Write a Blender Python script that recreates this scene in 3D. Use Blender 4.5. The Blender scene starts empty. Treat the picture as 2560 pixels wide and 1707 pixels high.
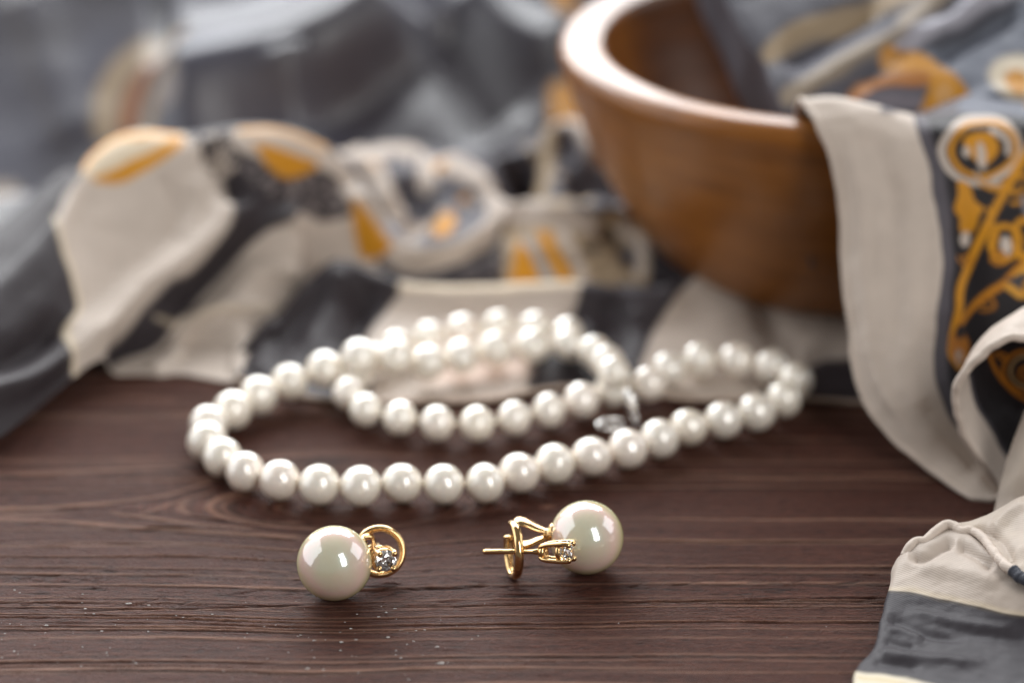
import bpy, math, random
import numpy as np
from mathutils import Vector

random.seed(7)
rng = np.random.default_rng(11)
MM = 0.001
sc = bpy.context.scene
C = sc.collection

# ------------------------------------------------------------------ camera
PITCH = math.radians(23.7)
CAM = np.array([0.0, -400.0, 219.6])          # millimetres
FPX = 7111.0                                  # 100 mm lens on a 36 mm frame, in photo pixels
cd = bpy.data.cameras.new('Camera')
cam = bpy.data.objects.new('Camera', cd); C.objects.link(cam)
cam.location = (CAM * MM).tolist()
cam.rotation_euler = (math.radians(90) - PITCH, 0, 0)
cd.lens = 100; cd.sensor_width = 36
cd.clip_start = 0.02; cd.clip_end = 20
cd.dof.use_dof = True
cd.dof.focus_distance = 0.449
cd.dof.aperture_fstop = 7.0
cd.dof.aperture_blades = 0
sc.camera = cam

# ------------------------------------------------------------------ world and lamps
w = bpy.data.worlds.new('World'); sc.world = w; w.use_nodes = True
w.node_tree.nodes['Background'].inputs[0].default_value = (1.0, 0.95, 0.90, 1)
w.node_tree.nodes['Background'].inputs[1].default_value = 0.135

def area(name, loc, target, sx, sy, radiance, col):
    d = bpy.data.lights.new(name, 'AREA'); d.shape = 'RECTANGLE'
    d.size = sx; d.size_y = sy
    d.energy = radiance * math.pi * sx * sy
    d.color = col
    o = bpy.data.objects.new(name, d); C.objects.link(o)
    o.location = loc
    v = Vector(target) - Vector(loc)
    o.rotation_euler = v.to_track_quat('-Z', 'Y').to_euler()
    return o
area('window_light', (-0.10, 1.10, 0.60), (0, 0, 0.05), 1.50, 0.95, 8.4, (0.965, 0.985, 1.0))
area('window_light', (-0.92, 0.34, 0.56), (0, 0.34, 0.30), 1.46, 1.12, 1.45, (0.965, 0.985, 1.0))
area('window_light', (1.05, 0.28, 0.56), (0, 0.2, 0.05), 0.85, 0.70, 1.5, (0.965, 0.985, 1.0))
area('front_window_light', (0.50, -0.72, 0.60), (0, 0, 0.0), 0.32, 0.74, 6.2, (1.0, 0.98, 0.95))

sc.view_settings.view_transform = 'Standard'
sc.view_settings.look = 'None'
sc.view_settings.exposure = 0.37
sc.view_settings.gamma = 1.0
sc.cycles.use_denoising = True
sc.cycles.max_bounces = 10
sc.cycles.transmission_bounces = 10
sc.cycles.sample_clamp_indirect = 6

# ------------------------------------------------------------------ projection helpers (mm)
CT, ST = math.cos(PITCH), math.sin(PITCH)
FV = np.array([0, CT, -ST]); RV = np.array([1.0, 0, 0]); UV = np.array([0, ST, CT])
def ray(px, py):
    return FV + (px - 1280.0) / FPX * RV + (853.5 - py) / FPX * UV
def atY(px, py, Y):
    d = ray(px, py); return CAM + d * ((Y - CAM[1]) / d[1])
def atZ(px, py, Z):
    d = ray(px, py); return CAM + d * ((Z - CAM[2]) / d[2])
def project(P):
    v = P - CAM
    z = v @ FV
    return 1280 + FPX * (v @ RV) / z, 853.5 - FPX * (v @ UV) / z

def lin(r, g, b):
    f = lambda c: (c / 255 / 12.92) if c / 255 <= .04045 else ((c / 255 + .055) / 1.055) ** 2.4
    return np.array([f(r), f(g), f(b)])

# ------------------------------------------------------------------ numpy noise
def hash2(ix, iy, seed):
    h = (ix * 374761393 + iy * 668265263 + seed * 974634777) & 0xffffffff
    h = ((h ^ (h >> 13)) * 1274126177) & 0xffffffff
    return ((h ^ (h >> 16)) & 0xffff) / 65535.0
def vnoise(x, y, seed=0):
    x = np.asarray(x, float); y = np.asarray(y, float)
    ix = np.floor(x).astype(np.int64); iy = np.floor(y).astype(np.int64)
    fx = x - ix; fy = y - iy
    fx = fx * fx * fx * (fx * (fx * 6 - 15) + 10); fy = fy * fy * fy * (fy * (fy * 6 - 15) + 10)
    a = hash2(ix, iy, seed); b = hash2(ix + 1, iy, seed)
    c = hash2(ix, iy + 1, seed); d = hash2(ix + 1, iy + 1, seed)
    return ((a + (b - a) * fx) * (1 - fy) + (c + (d - c) * fx) * fy) * 2 - 1
def fbm(x, y, seed=0, oct=4):
    s = 0; a = 1; t = 0
    for k in range(oct):
        s = s + a * vnoise(x * 2 ** k, y * 2 ** k, seed + k * 17); t += a; a *= .5
    return s / t

# ------------------------------------------------------------------ object helpers
def tag(o, label=None, cat=None, group=None, kind=None):
    if label: o['label'] = label
    if cat: o['category'] = cat
    if group: o['group'] = group
    if kind: o['kind'] = kind
    return o
def thing(name, loc, label, cat, group=None):
    o = bpy.data.objects.new(name, None); C.objects.link(o)
    o.empty_display_size = 0.005
    o.location = (np.array(loc) * MM).tolist()
    o['_base'] = [float(c) for c in loc]
    return tag(o, label, cat, group)
def base_of(o):
    b = np.zeros(3)
    while o is not None:
        if '_base' in o: b = b + np.array(list(o['_base']))
        o = o.parent
    return b
def mesh_obj(name, V, F, mat, parent=None, smooth=True, loc=None, cols=None, attr=None):
    """V in world millimetres; the object stands at loc (world mm) or at its parent's origin"""
    V = np.asarray(V, float)
    pb = base_of(parent) if parent is not None else np.zeros(3)
    own = (np.asarray(loc, float) - pb) if loc is not None else np.zeros(3)
    me = bpy.data.meshes.new(name)
    me.from_pydata(((V - pb - own) * MM).tolist(), [], F)
    me.update()
    if smooth:
        me.polygons.foreach_set('use_smooth', [True] * len(me.polygons))
    if cols is not None:
        a = me.color_attributes.new('Col', 'FLOAT_COLOR', 'POINT')
        a.data.foreach_set('color', np.c_[cols, np.ones(len(cols))].astype(np.float32).ravel())
    if attr:
        for k, v in attr.items():
            a = me.attributes.new(k, 'FLOAT', 'POINT'); a.data.foreach_set('value', np.asarray(v, np.float32))
    me.materials.append(mat)
    o = bpy.data.objects.new(name, me); C.objects.link(o)
    o.location = (own * MM).tolist()
    if loc is not None: o['_base'] = [float(c) for c in own]
    if parent is not None: o.parent = parent
    return o
def grid_faces(nu, nv):
    i = np.arange(nu - 1)[:, None]; j = np.arange(nv - 1)[None, :]
    a = i * nv + j
    return np.stack([a, a + nv, a + nv + 1, a + 1], -1).reshape(-1, 4).tolist()

def catmull(P, n, closed=False, cent=True):
    """resample control points P (k,d) to n points"""
    P = np.asarray(P, float); k = len(P)
    if closed:
        Q = np.vstack([P[-1], P, P[0], P[1]]); seg = k
    else:
        Q = np.vstack([2 * P[0] - P[1], P, 2 * P[-1] - P[-2]]); seg = k - 1
    u = np.linspace(0, seg, n, endpoint=not closed)
    i = np.minimum(u.astype(int), seg - 1); t = (u - i)[:, None]
    p0, p1, p2, p3 = Q[i], Q[i + 1], Q[i + 2], Q[i + 3]
    return .5 * ((2 * p1) + (-p0 + p2) * t + (2 * p0 - 5 * p1 + 4 * p2 - p3) * t * t + (-p0 + 3 * p1 - 3 * p2 + p3) * t ** 3)
def arc_resample(P, n):
    d = np.r_[0, np.cumsum(np.linalg.norm(np.diff(P, axis=0), axis=1))]
    s = np.linspace(0, d[-1], n)
    return np.stack([np.interp(s, d, P[:, k]) for k in range(P.shape[1])], 1)

def tube(path, ra, rb=None, ns=10, closed=False, up=None, caps=True, prof=None):
    """sweep an ellipse along path (k,3); ra across 'up', rb along 'up'; arrays allowed"""
    P = np.asarray(path, float); k = len(P)
    ra = np.broadcast_to(np.asarray(ra, float), (k,)); rb = ra if rb is None else np.broadcast_to(np.asarray(rb, float), (k,))
    T = np.roll(P, -1, 0) - np.roll(P, 1, 0)
    if not closed:
        T[0] = P[1] - P[0]; T[-1] = P[-1] - P[-2]
    T /= np.linalg.norm(T, axis=1)[:, None]
    if up is None:
        up = np.array([0, 0, 1.0]) if abs(T[0][2]) < .9 else np.array([1.0, 0, 0])
        N = []; n = up - T[0] * (up @ T[0]); n /= np.linalg.norm(n)
        for t in T:
            n = n - t * (n @ t); n /= np.linalg.norm(n); N.append(n)
        N = np.array(N)
    else:
        up = np.asarray(up, float)
        N = up - T * (T @ up)[:, None]; N /= np.linalg.norm(N, axis=1)[:, None]
    B = np.cross(T, N)
    V = []; F = []
    for s in range(ns):
        a = 2 * math.pi * s / ns
        ca, sa = math.cos(a), math.sin(a)
        if prof: m = prof(a)
        else: m = 1
        V.append(P + B * (ra * ca * m)[:, None] + N * (rb * sa * m)[:, None])
    V = np.stack(V, 1).reshape(-1, 3)
    kk = k if closed else k - 1
    for i in range(kk):
        i2 = (i + 1) % k
        for s in range(ns):
            s2 = (s + 1) % ns
            F.append((i * ns + s, i2 * ns + s, i2 * ns + s2, i * ns + s2))
    if not closed and caps:
        n0 = len(V)
        V = np.vstack([V, P[0], P[-1]])
        for s in range(ns):
            s2 = (s + 1) % ns
            F.append((n0, s, s2)); F.append((n0 + 1, (k - 1) * ns + s2, (k - 1) * ns + s))
    return V, F
def join(*parts):
    V = []; F = []; n = 0
    for v, f in parts:
        V.append(np.asarray(v)); F += [tuple(i + n for i in q) for q in f]; n += len(v)
    return np.vstack(V), F
def sphere(c, r, nu=32, nv=20):
    V = []; F = []
    for j in range(1, nv):
        t = math.pi * j / nv
        for i in range(nu):
            a = 2 * math.pi * i / nu
            V.append((math.sin(t) * math.cos(a), math.sin(t) * math.sin(a), math.cos(t)))
    V += [(0, 0, 1), (0, 0, -1)]
    for j in range(nv - 2):
        for i in range(nu):
            i2 = (i + 1) % nu
            F.append((j * nu + i, (j + 1) * nu + i, (j + 1) * nu + i2, j * nu + i2))
    n = len(V)
    for i in range(nu):
        i2 = (i + 1) % nu
        F.append((n - 2, i, i2)); F.append((n - 1, (nv - 2) * nu + i2, (nv - 2) * nu + i))
    return np.array(V) * np.asarray(r) + np.asarray(c, float), F
def lathe(prof, c=(0, 0, 0), nu=96, axis=None):
    prof = np.asarray(prof, float); V = []; F = []
    k = len(prof)
    if axis is None: ax, bx, cx = np.eye(3)[2], np.eye(3)[0], np.eye(3)[1]
    else:
        ax = np.asarray(axis, float); ax = ax / np.linalg.norm(ax)
        h = np.array([0, 0, 1.0]) if abs(ax[2]) < .9 else np.array([1.0, 0, 0])
        bx = np.cross(h, ax); bx /= np.linalg.norm(bx); cx = np.cross(ax, bx)
    for i in range(nu):
        a = 2 * math.pi * i / nu
        d = bx * math.cos(a) + cx * math.sin(a)
        V.append(prof[:, :1] * d + prof[:, 1:2] * ax)
    V = np.vstack(V) + np.asarray(c, float)
    for i in range(nu):
        i2 = (i + 1) % nu
        for j in range(k - 1):
            F.append((i * k + j, i2 * k + j, i2 * k + j + 1, i * k + j + 1))
    return V, F

# ------------------------------------------------------------------ materials
def new_mat(name):
    m = bpy.data.materials.new(name); m.use_nodes = True
    nt = m.node_tree; return m, nt, nt.nodes, nt.links, nt.nodes['Principled BSDF']
def setv(b, **kw):
    for k, v in kw.items():
        b.inputs[k.replace('_', ' ')].default_value = v
def node(N, t, **kw):
    n = N.new(t)
    for k, v in kw.items(): setattr(n, k, v)
    return n

def mat_wood_table():
    m, nt, N, L, b = new_mat('stained_pine')
    co = node(N, 'ShaderNodeTexCoord')
    at = node(N, 'ShaderNodeAttribute', attribute_name='light')
    ad = node(N, 'ShaderNodeAttribute', attribute_name='dark')
    aw = node(N, 'ShaderNodeAttribute', attribute_name='warp')
    # grain coordinates: x along the board, y = warped ring coordinate
    sx = node(N, 'ShaderNodeSeparateXYZ'); L.new(co.outputs['Object'], sx.inputs[0])
    cx = node(N, 'ShaderNodeCombineXYZ')
    L.new(sx.outputs[0], cx.inputs[0]); L.new(aw.outputs['Fac'], cx.inputs[1])
    def nz(sxv, syv, det, rough=.6):
        mp = node(N, 'ShaderNodeMapping'); mp.inputs['Scale'].default_value = (sxv, syv, 1)
        L.new(cx.outputs[0], mp.inputs[0])
        t = node(N, 'ShaderNodeTexNoise'); t.inputs['Scale'].default_value = 1
        t.inputs['Detail'].default_value = det; t.inputs['Roughness'].default_value = rough
        L.new(mp.outputs[0], t.inputs['Vector']); return t
    fib = nz(420, 3.4, 5, .72)       # fine fibres; warp attribute is in mm
    blot = nz(35, .12, 4)
    pore = nz(1500, 4.5, 2, .6)
    mx = node(N, 'ShaderNodeMix', data_type='RGBA')
    mx.inputs['A'].default_value = (*lin(73, 40, 31), 1); mx.inputs['B'].default_value = (*lin(105, 63, 50), 1)
    L.new(blot.outputs[0], mx.inputs['Factor'])
    r1 = node(N, 'ShaderNodeMapRange'); r1.inputs[1].default_value = .36; r1.inputs[2].default_value = .66
    L.new(fib.outputs[0], r1.inputs[0])
    mx2 = node(N, 'ShaderNodeMix', data_type='RGBA', blend_type='MULTIPLY'); mx2.inputs['Factor'].default_value = 1
    rr = node(N, 'ShaderNodeValToRGB')
    rr.color_ramp.elements[0].color = (.36, .33, .32, 1); rr.color_ramp.elements[1].color = (1.4, 1.38, 1.36, 1)
    L.new(r1.outputs[0], rr.inputs[0])
    L.new(mx.outputs['Result'], mx2.inputs['A']); L.new(rr.outputs[0], mx2.inputs['B'])
    mx3 = node(N, 'ShaderNodeMix', data_type='RGBA'); mx3.inputs['B'].default_value = (*lin(166, 124, 103), 1)
    ml = node(N, 'ShaderNodeMath', operation='MULTIPLY'); L.new(at.outputs['Fac'], ml.inputs[0])
    r2 = node(N, 'ShaderNodeMapRange'); r2.inputs[1].default_value = .3; r2.inputs[2].default_value = .62; r2.inputs[3].default_value = .35
    L.new(nz(60, .5, 3).outputs[0], r2.inputs[0]); L.new(r2.outputs[0], ml.inputs[1])
    L.new(ml.outputs[0], mx3.inputs['Factor']); L.new(mx2.outputs['Result'], mx3.inputs['A'])
    mx4 = node(N, 'ShaderNodeMix', data_type='RGBA'); mx4.inputs['B'].default_value = (*lin(30, 20, 18), 1)
    L.new(ad.outputs['Fac'], mx4.inputs['Factor']); L.new(mx3.outputs['Result'], mx4.inputs['A'])
    L.new(mx4.outputs['Result'], b.inputs['Base Color'])
    rg = node(N, 'ShaderNodeMapRange'); rg.inputs[3].default_value = .46; rg.inputs[4].default_value = .66
    L.new(fib.outputs[0], rg.inputs[0]); L.new(rg.outputs[0], b.inputs['Roughness'])
    setv(b, Specular_IOR_Level=.14)
    ab = node(N, 'ShaderNodeMath', operation='ADD'); L.new(fib.outputs[0], ab.inputs[0])
    pm = node(N, 'ShaderNodeMath', operation='MULTIPLY'); pm.inputs[1].default_value = .8
    L.new(pore.outputs[0], pm.inputs[0]); L.new(pm.outputs[0], ab.inputs[1])
    bp = node(N, 'ShaderNodeBump'); bp.inputs['Strength'].default_value = 1.0; bp.inputs['Distance'].default_value = .0012
    L.new(ab.outputs[0], bp.inputs['Height']); L.new(bp.outputs[0], b.inputs['Normal'])
    return m

def mat_silk(name='printed_silk', rough=.48, spec=.12):
    m, nt, N, L, b = new_mat(name)
    at = node(N, 'ShaderNodeAttribute', attribute_name='Col')
    co = node(N, 'ShaderNodeTexCoord')
    n1 = node(N, 'ShaderNodeTexNoise'); n1.inputs['Scale'].default_value = 260; n1.inputs['Detail'].default_value = 4
    L.new(co.outputs['Object'], n1.inputs['Vector'])
    hs = node(N, 'ShaderNodeMapRange'); hs.inputs[3].default_value = .88; hs.inputs[4].default_value = 1.10
    L.new(n1.outputs[0], hs.inputs[0])
    mu = node(N, 'ShaderNodeVectorMath', operation='SCALE')
    L.new(at.outputs['Color'], mu.inputs[0]); L.new(hs.outputs[0], mu.inputs['Scale'])
    L.new(mu.outputs[0], b.inputs['Base Color'])
    # twill: fine diagonal ribs
    ww = node(N, 'ShaderNodeTexWave', wave_type='BANDS', bands_direction='DIAGONAL')
    ww.inputs['Scale'].default_value = 950; ww.inputs['Distortion'].default_value = .8; ww.inputs['Detail'].default_value = 1
    L.new(co.outputs['Object'], ww.inputs['Vector'])
    n2 = node(N, 'ShaderNodeTexNoise'); n2.inputs['Scale'].default_value = 420; n2.inputs['Detail'].default_value = 3
    L.new(co.outputs['Object'], n2.inputs['Vector'])
    bp = node(N, 'ShaderNodeBump'); bp.inputs['Strength'].default_value = .35; bp.inputs['Distance'].default_value = .00006
    L.new(ww.outputs[1], bp.inputs['Height'])
    bp2 = node(N, 'ShaderNodeBump'); bp2.inputs['Strength'].default_value = .5; bp2.inputs['Distance'].default_value = .0003
    L.new(n2.outputs[0], bp2.inputs['Height']); L.new(bp.outputs[0], bp2.inputs['Normal'])
    L.new(bp2.outputs[0], b.inputs['Normal'])
    setv(b, Roughness=rough, Specular_IOR_Level=spec, Sheen_Weight=.0, Sheen_Roughness=.4)
    return m

def mat_pearl(name, body, rim, metal, rough, coat, film, sss, mid=None):
    m, nt, N, L, b = new_mat(name)
    lw = node(N, 'ShaderNodeLayerWeight'); lw.inputs[0].default_value = .42
    co = node(N, 'ShaderNodeTexCoord')
    n1 = node(N, 'ShaderNodeTexNoise'); n1.inputs['Scale'].default_value = 160; n1.inputs['Detail'].default_value = 2
    L.new(co.outputs['Object'], n1.inputs['Vector'])
    oi = node(N, 'ShaderNodeObjectInfo')
    mx = node(N, 'ShaderNodeMix', data_type='RGBA')
    mx.inputs['A'].default_value = (*body, 1); mx.inputs['B'].default_value = (*rim, 1)
    ad = node(N, 'ShaderNodeMath', operation='MULTIPLY_ADD'); ad.inputs[1].default_value = .5
    L.new(n1.outputs[0], ad.inputs[0]); L.new(lw.outputs['Facing'], ad.inputs[2])
    sb = node(N, 'ShaderNodeMath', operation='SUBTRACT', use_clamp=True); sb.inputs[1].default_value = .28
    L.new(ad.outputs[0], sb.inputs[0]); L.new(sb.outputs[0], mx.inputs['Factor'])
    if mid is not None:
        cr = node(N, 'ShaderNodeValToRGB'); L.new(sb.outputs[0], cr.inputs[0])
        cr.color_ramp.elements[0].color = (*body, 1); cr.color_ramp.elements[1].color = (*rim, 1); cr.color_ramp.elements[1].position = .85
        e = cr.color_ramp.elements.new(.32); e.color = (*mid, 1)
        L.new(cr.outputs[0], mx.inputs['B']); mx.inputs['Factor'].default_value = 1
        nt.links.remove(mx.inputs['Factor'].links[0])
    tn = node(N, 'ShaderNodeValToRGB'); tn.color_ramp.interpolation = 'LINEAR'
    tn.color_ramp.elements[0].color = (.98, .94, .87, 1); tn.color_ramp.elements[1].color = (1.0, .95, .92, 1)
    e2 = tn.color_ramp.elements.new(.35); e2.color = (1.0, .98, .94, 1)
    e3 = tn.color_ramp.elements.new(.7); e3.color = (.96, .95, .92, 1)
    if mid is None: L.new(oi.outputs['Random'], tn.inputs[0])
    else: tn.inputs[0].default_value = .35
    sca = node(N, 'ShaderNodeVectorMath', operation='MULTIPLY')
    L.new(mx.outputs['Result'], sca.inputs[0]); L.new(tn.outputs[0], sca.inputs[1])
    n3 = node(N, 'ShaderNodeTexNoise'); n3.inputs['Scale'].default_value = 700; n3.inputs['Detail'].default_value = 4
    L.new(co.outputs['Object'], n3.inputs['Vector'])
    bpp = node(N, 'ShaderNodeBump'); bpp.inputs['Strength'].default_value = .35; bpp.inputs['Distance'].default_value = .00006
    L.new(n3.outputs[0], bpp.inputs['Height']); L.new(bpp.outputs[0], b.inputs['Normal']); L.new(bpp.outputs[0], b.inputs['Coat Normal'])
    L.new(sca.outputs[0], b.inputs['Base Color'])
    setv(b, Metallic=metal, Roughness=rough, Coat_Weight=1.0, Coat_Roughness=coat[0], Coat_IOR=coat[1], IOR=1.6)
    setv(b, Thin_Film_Thickness=film, Thin_Film_IOR=1.45)
    setv(b, Subsurface_Weight=sss, Subsurface_Scale=.0018, Subsurface_Radius=(1.0, .82, .62))
    return m

def mat_metal(name, col, rough):
    m, nt, N, L, b = new_mat(name)
    co = node(N, 'ShaderNodeTexCoord')
    n1 = node(N, 'ShaderNodeTexNoise'); n1.inputs['Scale'].default_value = 900; n1.inputs['Detail'].default_value = 3
    L.new(co.outputs['Object'], n1.inputs['Vector'])
    mr = node(N, 'ShaderNodeMapRange'); mr.inputs[3].default_value = rough * .6; mr.inputs[4].default_value = rough * 1.5
    L.new(n1.outputs[0], mr.inputs[0]); L.new(mr.outputs[0], b.inputs['Roughness'])
    bp = node(N, 'ShaderNodeBump'); bp.inputs['Strength'].default_value = .25; bp.inputs['Distance'].default_value = .0001
    L.new(n1.outputs[0], bp.inputs['Height']); L.new(bp.outputs[0], b.inputs['Normal'])
    setv(b, Base_Color=(*col, 1), Metallic=1.0)
    return m

def mat_bowl():
    m, nt, N, L, b = new_mat('oiled_bowl_wood')
    co = node(N, 'ShaderNodeTexCoord')
    mp = node(N, 'ShaderNodeMapping'); mp.inputs['Scale'].default_value = (25, 60, 190); mp.inputs['Rotation'].default_value = (.15, .1, .3)
    L.new(co.outputs['Object'], mp.inputs[0])
    n1 = node(N, 'ShaderNodeTexNoise'); n1.inputs['Scale'].default_value = 1; n1.inputs['Detail'].default_value = 6; n1.inputs['Distortion'].default_value = .6
    L.new(mp.outputs[0], n1.inputs['Vector'])
    n2 = node(N, 'ShaderNodeTexNoise'); n2.inputs['Scale'].default_value = 22; n2.inputs['Detail'].default_value = 2
    L.new(co.outputs['Object'], n2.inputs['Vector'])
    cr = node(N, 'ShaderNodeValToRGB')
    cr.color_ramp.elements[0].position = .3; cr.color_ramp.elements[0].color = (*lin(99, 55, 14), 1)
    cr.color_ramp.elements[1].position = .72; cr.color_ramp.elements[1].color = (*lin(160, 101, 38), 1)
    ad = node(N, 'ShaderNodeMath', operation='MULTIPLY_ADD'); ad.inputs[1].default_value = .5
    hf = node(N, 'ShaderNodeMath', operation='MULTIPLY'); hf.inputs[1].default_value = .5
    L.new(n2.outputs[0], hf.inputs[0])
    L.new(n1.outputs[0], ad.inputs[0]); L.new(hf.outputs[0], ad.inputs[2])
    L.new(ad.outputs[0], cr.inputs[0]); L.new(cr.outputs[0], b.inputs['Base Color'])
    bp = node(N, 'ShaderNodeBump'); bp.inputs['Strength'].default_value = .2; bp.inputs['Distance'].default_value = .0002
    L.new(n1.outputs[0], bp.inputs['Height']); L.new(bp.outputs[0], b.inputs['Normal'])
    setv(b, Roughness=.34, Specular_IOR_Level=.5, Coat_Weight=.03, Coat_Roughness=.2)
    return m

def mat_gem():
    m, nt, N, L, b = new_mat('clear_gem')
    lw = node(N, 'ShaderNodeTexCoord')
    nz = node(N, 'ShaderNodeTexNoise'); nz.inputs['Scale'].default_value = 300
    L.new(lw.outputs['Object'], nz.inputs['Vector'])
    mr = node(N, 'ShaderNodeMapRange'); mr.inputs[3].default_value = 0; mr.inputs[4].default_value = .01
    L.new(nz.outputs[0], mr.inputs[0]); L.new(mr.outputs[0], b.inputs['Roughness'])
    setv(b, Base_Color=(1, 1, 1, 1), IOR=2.3, Transmission_Weight=1.0)
    return m
def mat_plain(name, col, rough=.6):
    m, nt, N, L, b = new_mat(name)
    co = node(N, 'ShaderNodeTexCoord')
    nz = node(N, 'ShaderNodeTexNoise'); nz.inputs['Scale'].default_value = 500
    L.new(co.outputs['Object'], nz.inputs['Vector'])
    mx = node(N, 'ShaderNodeMix', data_type='RGBA')
    mx.inputs['A'].default_value = (*(np.array(col) * .85), 1); mx.inputs['B'].default_value = (*col, 1)
    L.new(nz.outputs[0], mx.inputs['Factor']); L.new(mx.outputs['Result'], b.inputs['Base Color'])
    setv(b, Roughness=rough)
    return m

M_WOOD = mat_wood_table()
M_SILK = mat_silk()
M_SATIN = mat_silk('grey_satin', .34, .65)
M_PEARL = mat_pearl('necklace_pearl', lin(248, 243, 236), lin(245, 234, 217), .02, .30, (.07, 2.3), 0, .2)
M_BIG = mat_pearl('lustrous_pearl', lin(216, 213, 190), lin(204, 211, 144), .04, .25, (.05, 2.4), 330, .4, lin(232, 206, 196))
M_GOLD = mat_metal('yellow_gold', lin(224, 188, 136), .13)
M_SILVER = mat_metal('silver', (.86, .84, .82), .26)
M_BOWL = mat_bowl()
M_GEM = mat_gem()
M_THREAD = mat_plain('silk_thread', lin(225, 215, 195))
M_DUST = mat_plain('pale_dust', lin(190, 184, 180))

# ------------------------------------------------------------------ table top
KX, KY = -30.0, 31.0
def wood_fields(x, y):
    R = 10.0 * np.exp(-((x - KX) / 23.0) ** 2) + 0.01
    dy = y - KY + .6 * vnoise(x / 50, y / 18, 5)
    # rings bend round a knot that lies inside the necklace
    inside = dy * dy < R * R
    d = np.sign(dy) * np.sqrt(np.maximum(dy * dy - R * R, 0))
    ringr = np.sqrt(((x - KX) / 2.6) ** 2 + dy ** 2)
    s = np.where(inside, 40 + ringr * 1.0, d + KY)
    s = s + 1.5 * vnoise(x / 120, y / 30, 1) + .35 * vnoise(x / 30, y / 9, 2) + .08 * vnoise(x / 9, y / 3, 3)
    return s
def wood_lines():
    # ring lines: position, width, height, groove depth
    r = random.Random(5); out = []
    y = -60.0
    while y < 170:
        dense = -13 < y < -3
        y += r.uniform(.6, 1.5) if dense else r.choice([r.uniform(.8, 1.8), r.uniform(1.8, 5.0)])
        if abs(y - KY) < 4.5: continue
        out.append((y, r.uniform(.14, .26) if dense else r.uniform(.14, .42), r.uniform(.06, .17), r.uniform(.2, .5) if dense else r.uniform(.05, .28), r.uniform(.5, 1.0), r.randint(0, 999)))
    return out
def build_table():
    ys = np.r_[np.arange(-260, -46, 8.0), np.r_[np.arange(-46, -30, .4), np.arange(-30, 42, .2), np.arange(42, 62, .4)], np.arange(62, 150, .6), np.arange(150, 900, 15.0)]
    xs = np.r_[np.arange(-700, -112, 20.0), np.arange(-112, 118, .65), np.arange(118, 720, 20.0)]
    X, Y = np.meshgrid(xs, ys, indexing='ij'); x = X.ravel(); y = Y.ravel()
    s = wood_fields(x, y)
    H = np.zeros_like(s); Li = np.zeros_like(s); D = np.zeros_like(s)
    for (p, wd, h, g, st, sd) in wood_lines():
        m = np.abs(s - p) < 4 * wd + 1
        q = s[m] - p - .12 * vnoise(x[m] / 14, sd * 3.3 + 0 * x[m], sd)
        amp = np.clip(.55 + .75 * vnoise(x[m] / 45, sd * 1.7 + 0 * x[m], sd + 1), .08, 1.2)
        if sd > 900: amp = np.clip(1.1 - np.abs(x[m] + 75) / 70, .2, 1.0)
        ridge = np.exp(-(q / wd) ** 2)
        gro = np.exp(-((q + 1.5 * wd) / (wd * .8)) ** 2)
        H[m] += h * amp * ridge - g * amp * gro
        Li[m] = np.maximum(Li[m], 1.25 * st * amp * ridge)
        D[m] = np.maximum(D[m], gro * amp * np.clip(g * 4.0, 0, .9))
    # soft swelling between rings, saw and drying checks
    H += .16 * fbm(x / 40, s / 2.2, 21, 3) + .11 * fbm(x / 5, s / .55, 22, 3)
    ck = fbm(x / 7.0 + s * .35, s / .9, 40, 3)
    band = np.clip(1 - np.abs(y - 1.0) / 9, 0, 1) + .35 * np.clip(1 - np.abs(y + 18) / 14, 0, 1)
    cm = np.clip((ck - .27) * 6, 0, 1) * np.clip(band, 0, 1)
    H -= .13 * cm; D = np.maximum(D, .75 * cm)
    kn = np.exp(-(((x + 33) / 7) ** 2 + ((y - 48) / 3.0) ** 2) * 1.2)
    D = np.maximum(D, .55 * kn)
    # cathedral figure, long cracks and short drying checks, laid out from the photograph on the board
    def gl(pts): return np.array([atZ(a, b, 0)[:2] for a, b in pts])
    def line(W, wd, li, dk, dh, fade=1.5):
        W = W[np.argsort(W[:, 0])]
        x0, x1 = W[0, 0], W[-1, 0]
        m = (x > x0 - 1) & (x < x1 + 1) & (y > W[:, 1].min() - 4 * wd - 1) & (y < W[:, 1].max() + 4 * wd + 1)
        xm = x[m]
        q = y[m] - np.interp(xm, W[:, 0], W[:, 1]) - .10 * vnoise(xm / 3.0, 0 * xm + wd * 31, 77)
        e = np.clip(np.minimum(xm - x0, x1 - xm) / fade, 0, 1)
        g = np.exp(-(q / wd) ** 2) * e
        if li: Li[m] = np.maximum(Li[m], li * g)
        if dk: D[m] = np.maximum(D[m], dk * g)
        H[m] += dh * g
    def vline(pts, wd, li=.9):
        W = catmull(gl(pts), 60)
        line(W, wd, li, 0, .10)
        line(W - np.array([0, wd * 1.7]), wd * .5, 0, .6, -.15)
    V1u = [(-60, 1268), (50, 1270), (200, 1262), (330, 1250), (400, 1240), (470, 1222), (540, 1200)]
    V1l = [(-60, 1296), (50, 1298), (200, 1306), (330, 1316), (430, 1325), (520, 1331), (640, 1338), (760, 1342)]
    vline(V1u, .55); vline(V1l, .6)
    line(catmull(gl([(-60, 1282), (60, 1283), (150, 1282), (190, 1282)]), 40), 1.0, .6, 0, .02, 6)
    vline([(268, 1279), (320, 1286), (380, 1293), (450, 1305), (530, 1313), (640, 1322)], .45, .8)
    vline([(340, 1287), (380, 1276), (430, 1258), (480, 1243), (540, 1226)], .5, .7)
    vline([(-60, 1190), (100, 1184), (300, 1174), (460, 1166)], .8, .55)
    vline([(470, 1285), (540, 1295), (640, 1303), (760, 1308)], .35, .6)
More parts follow.
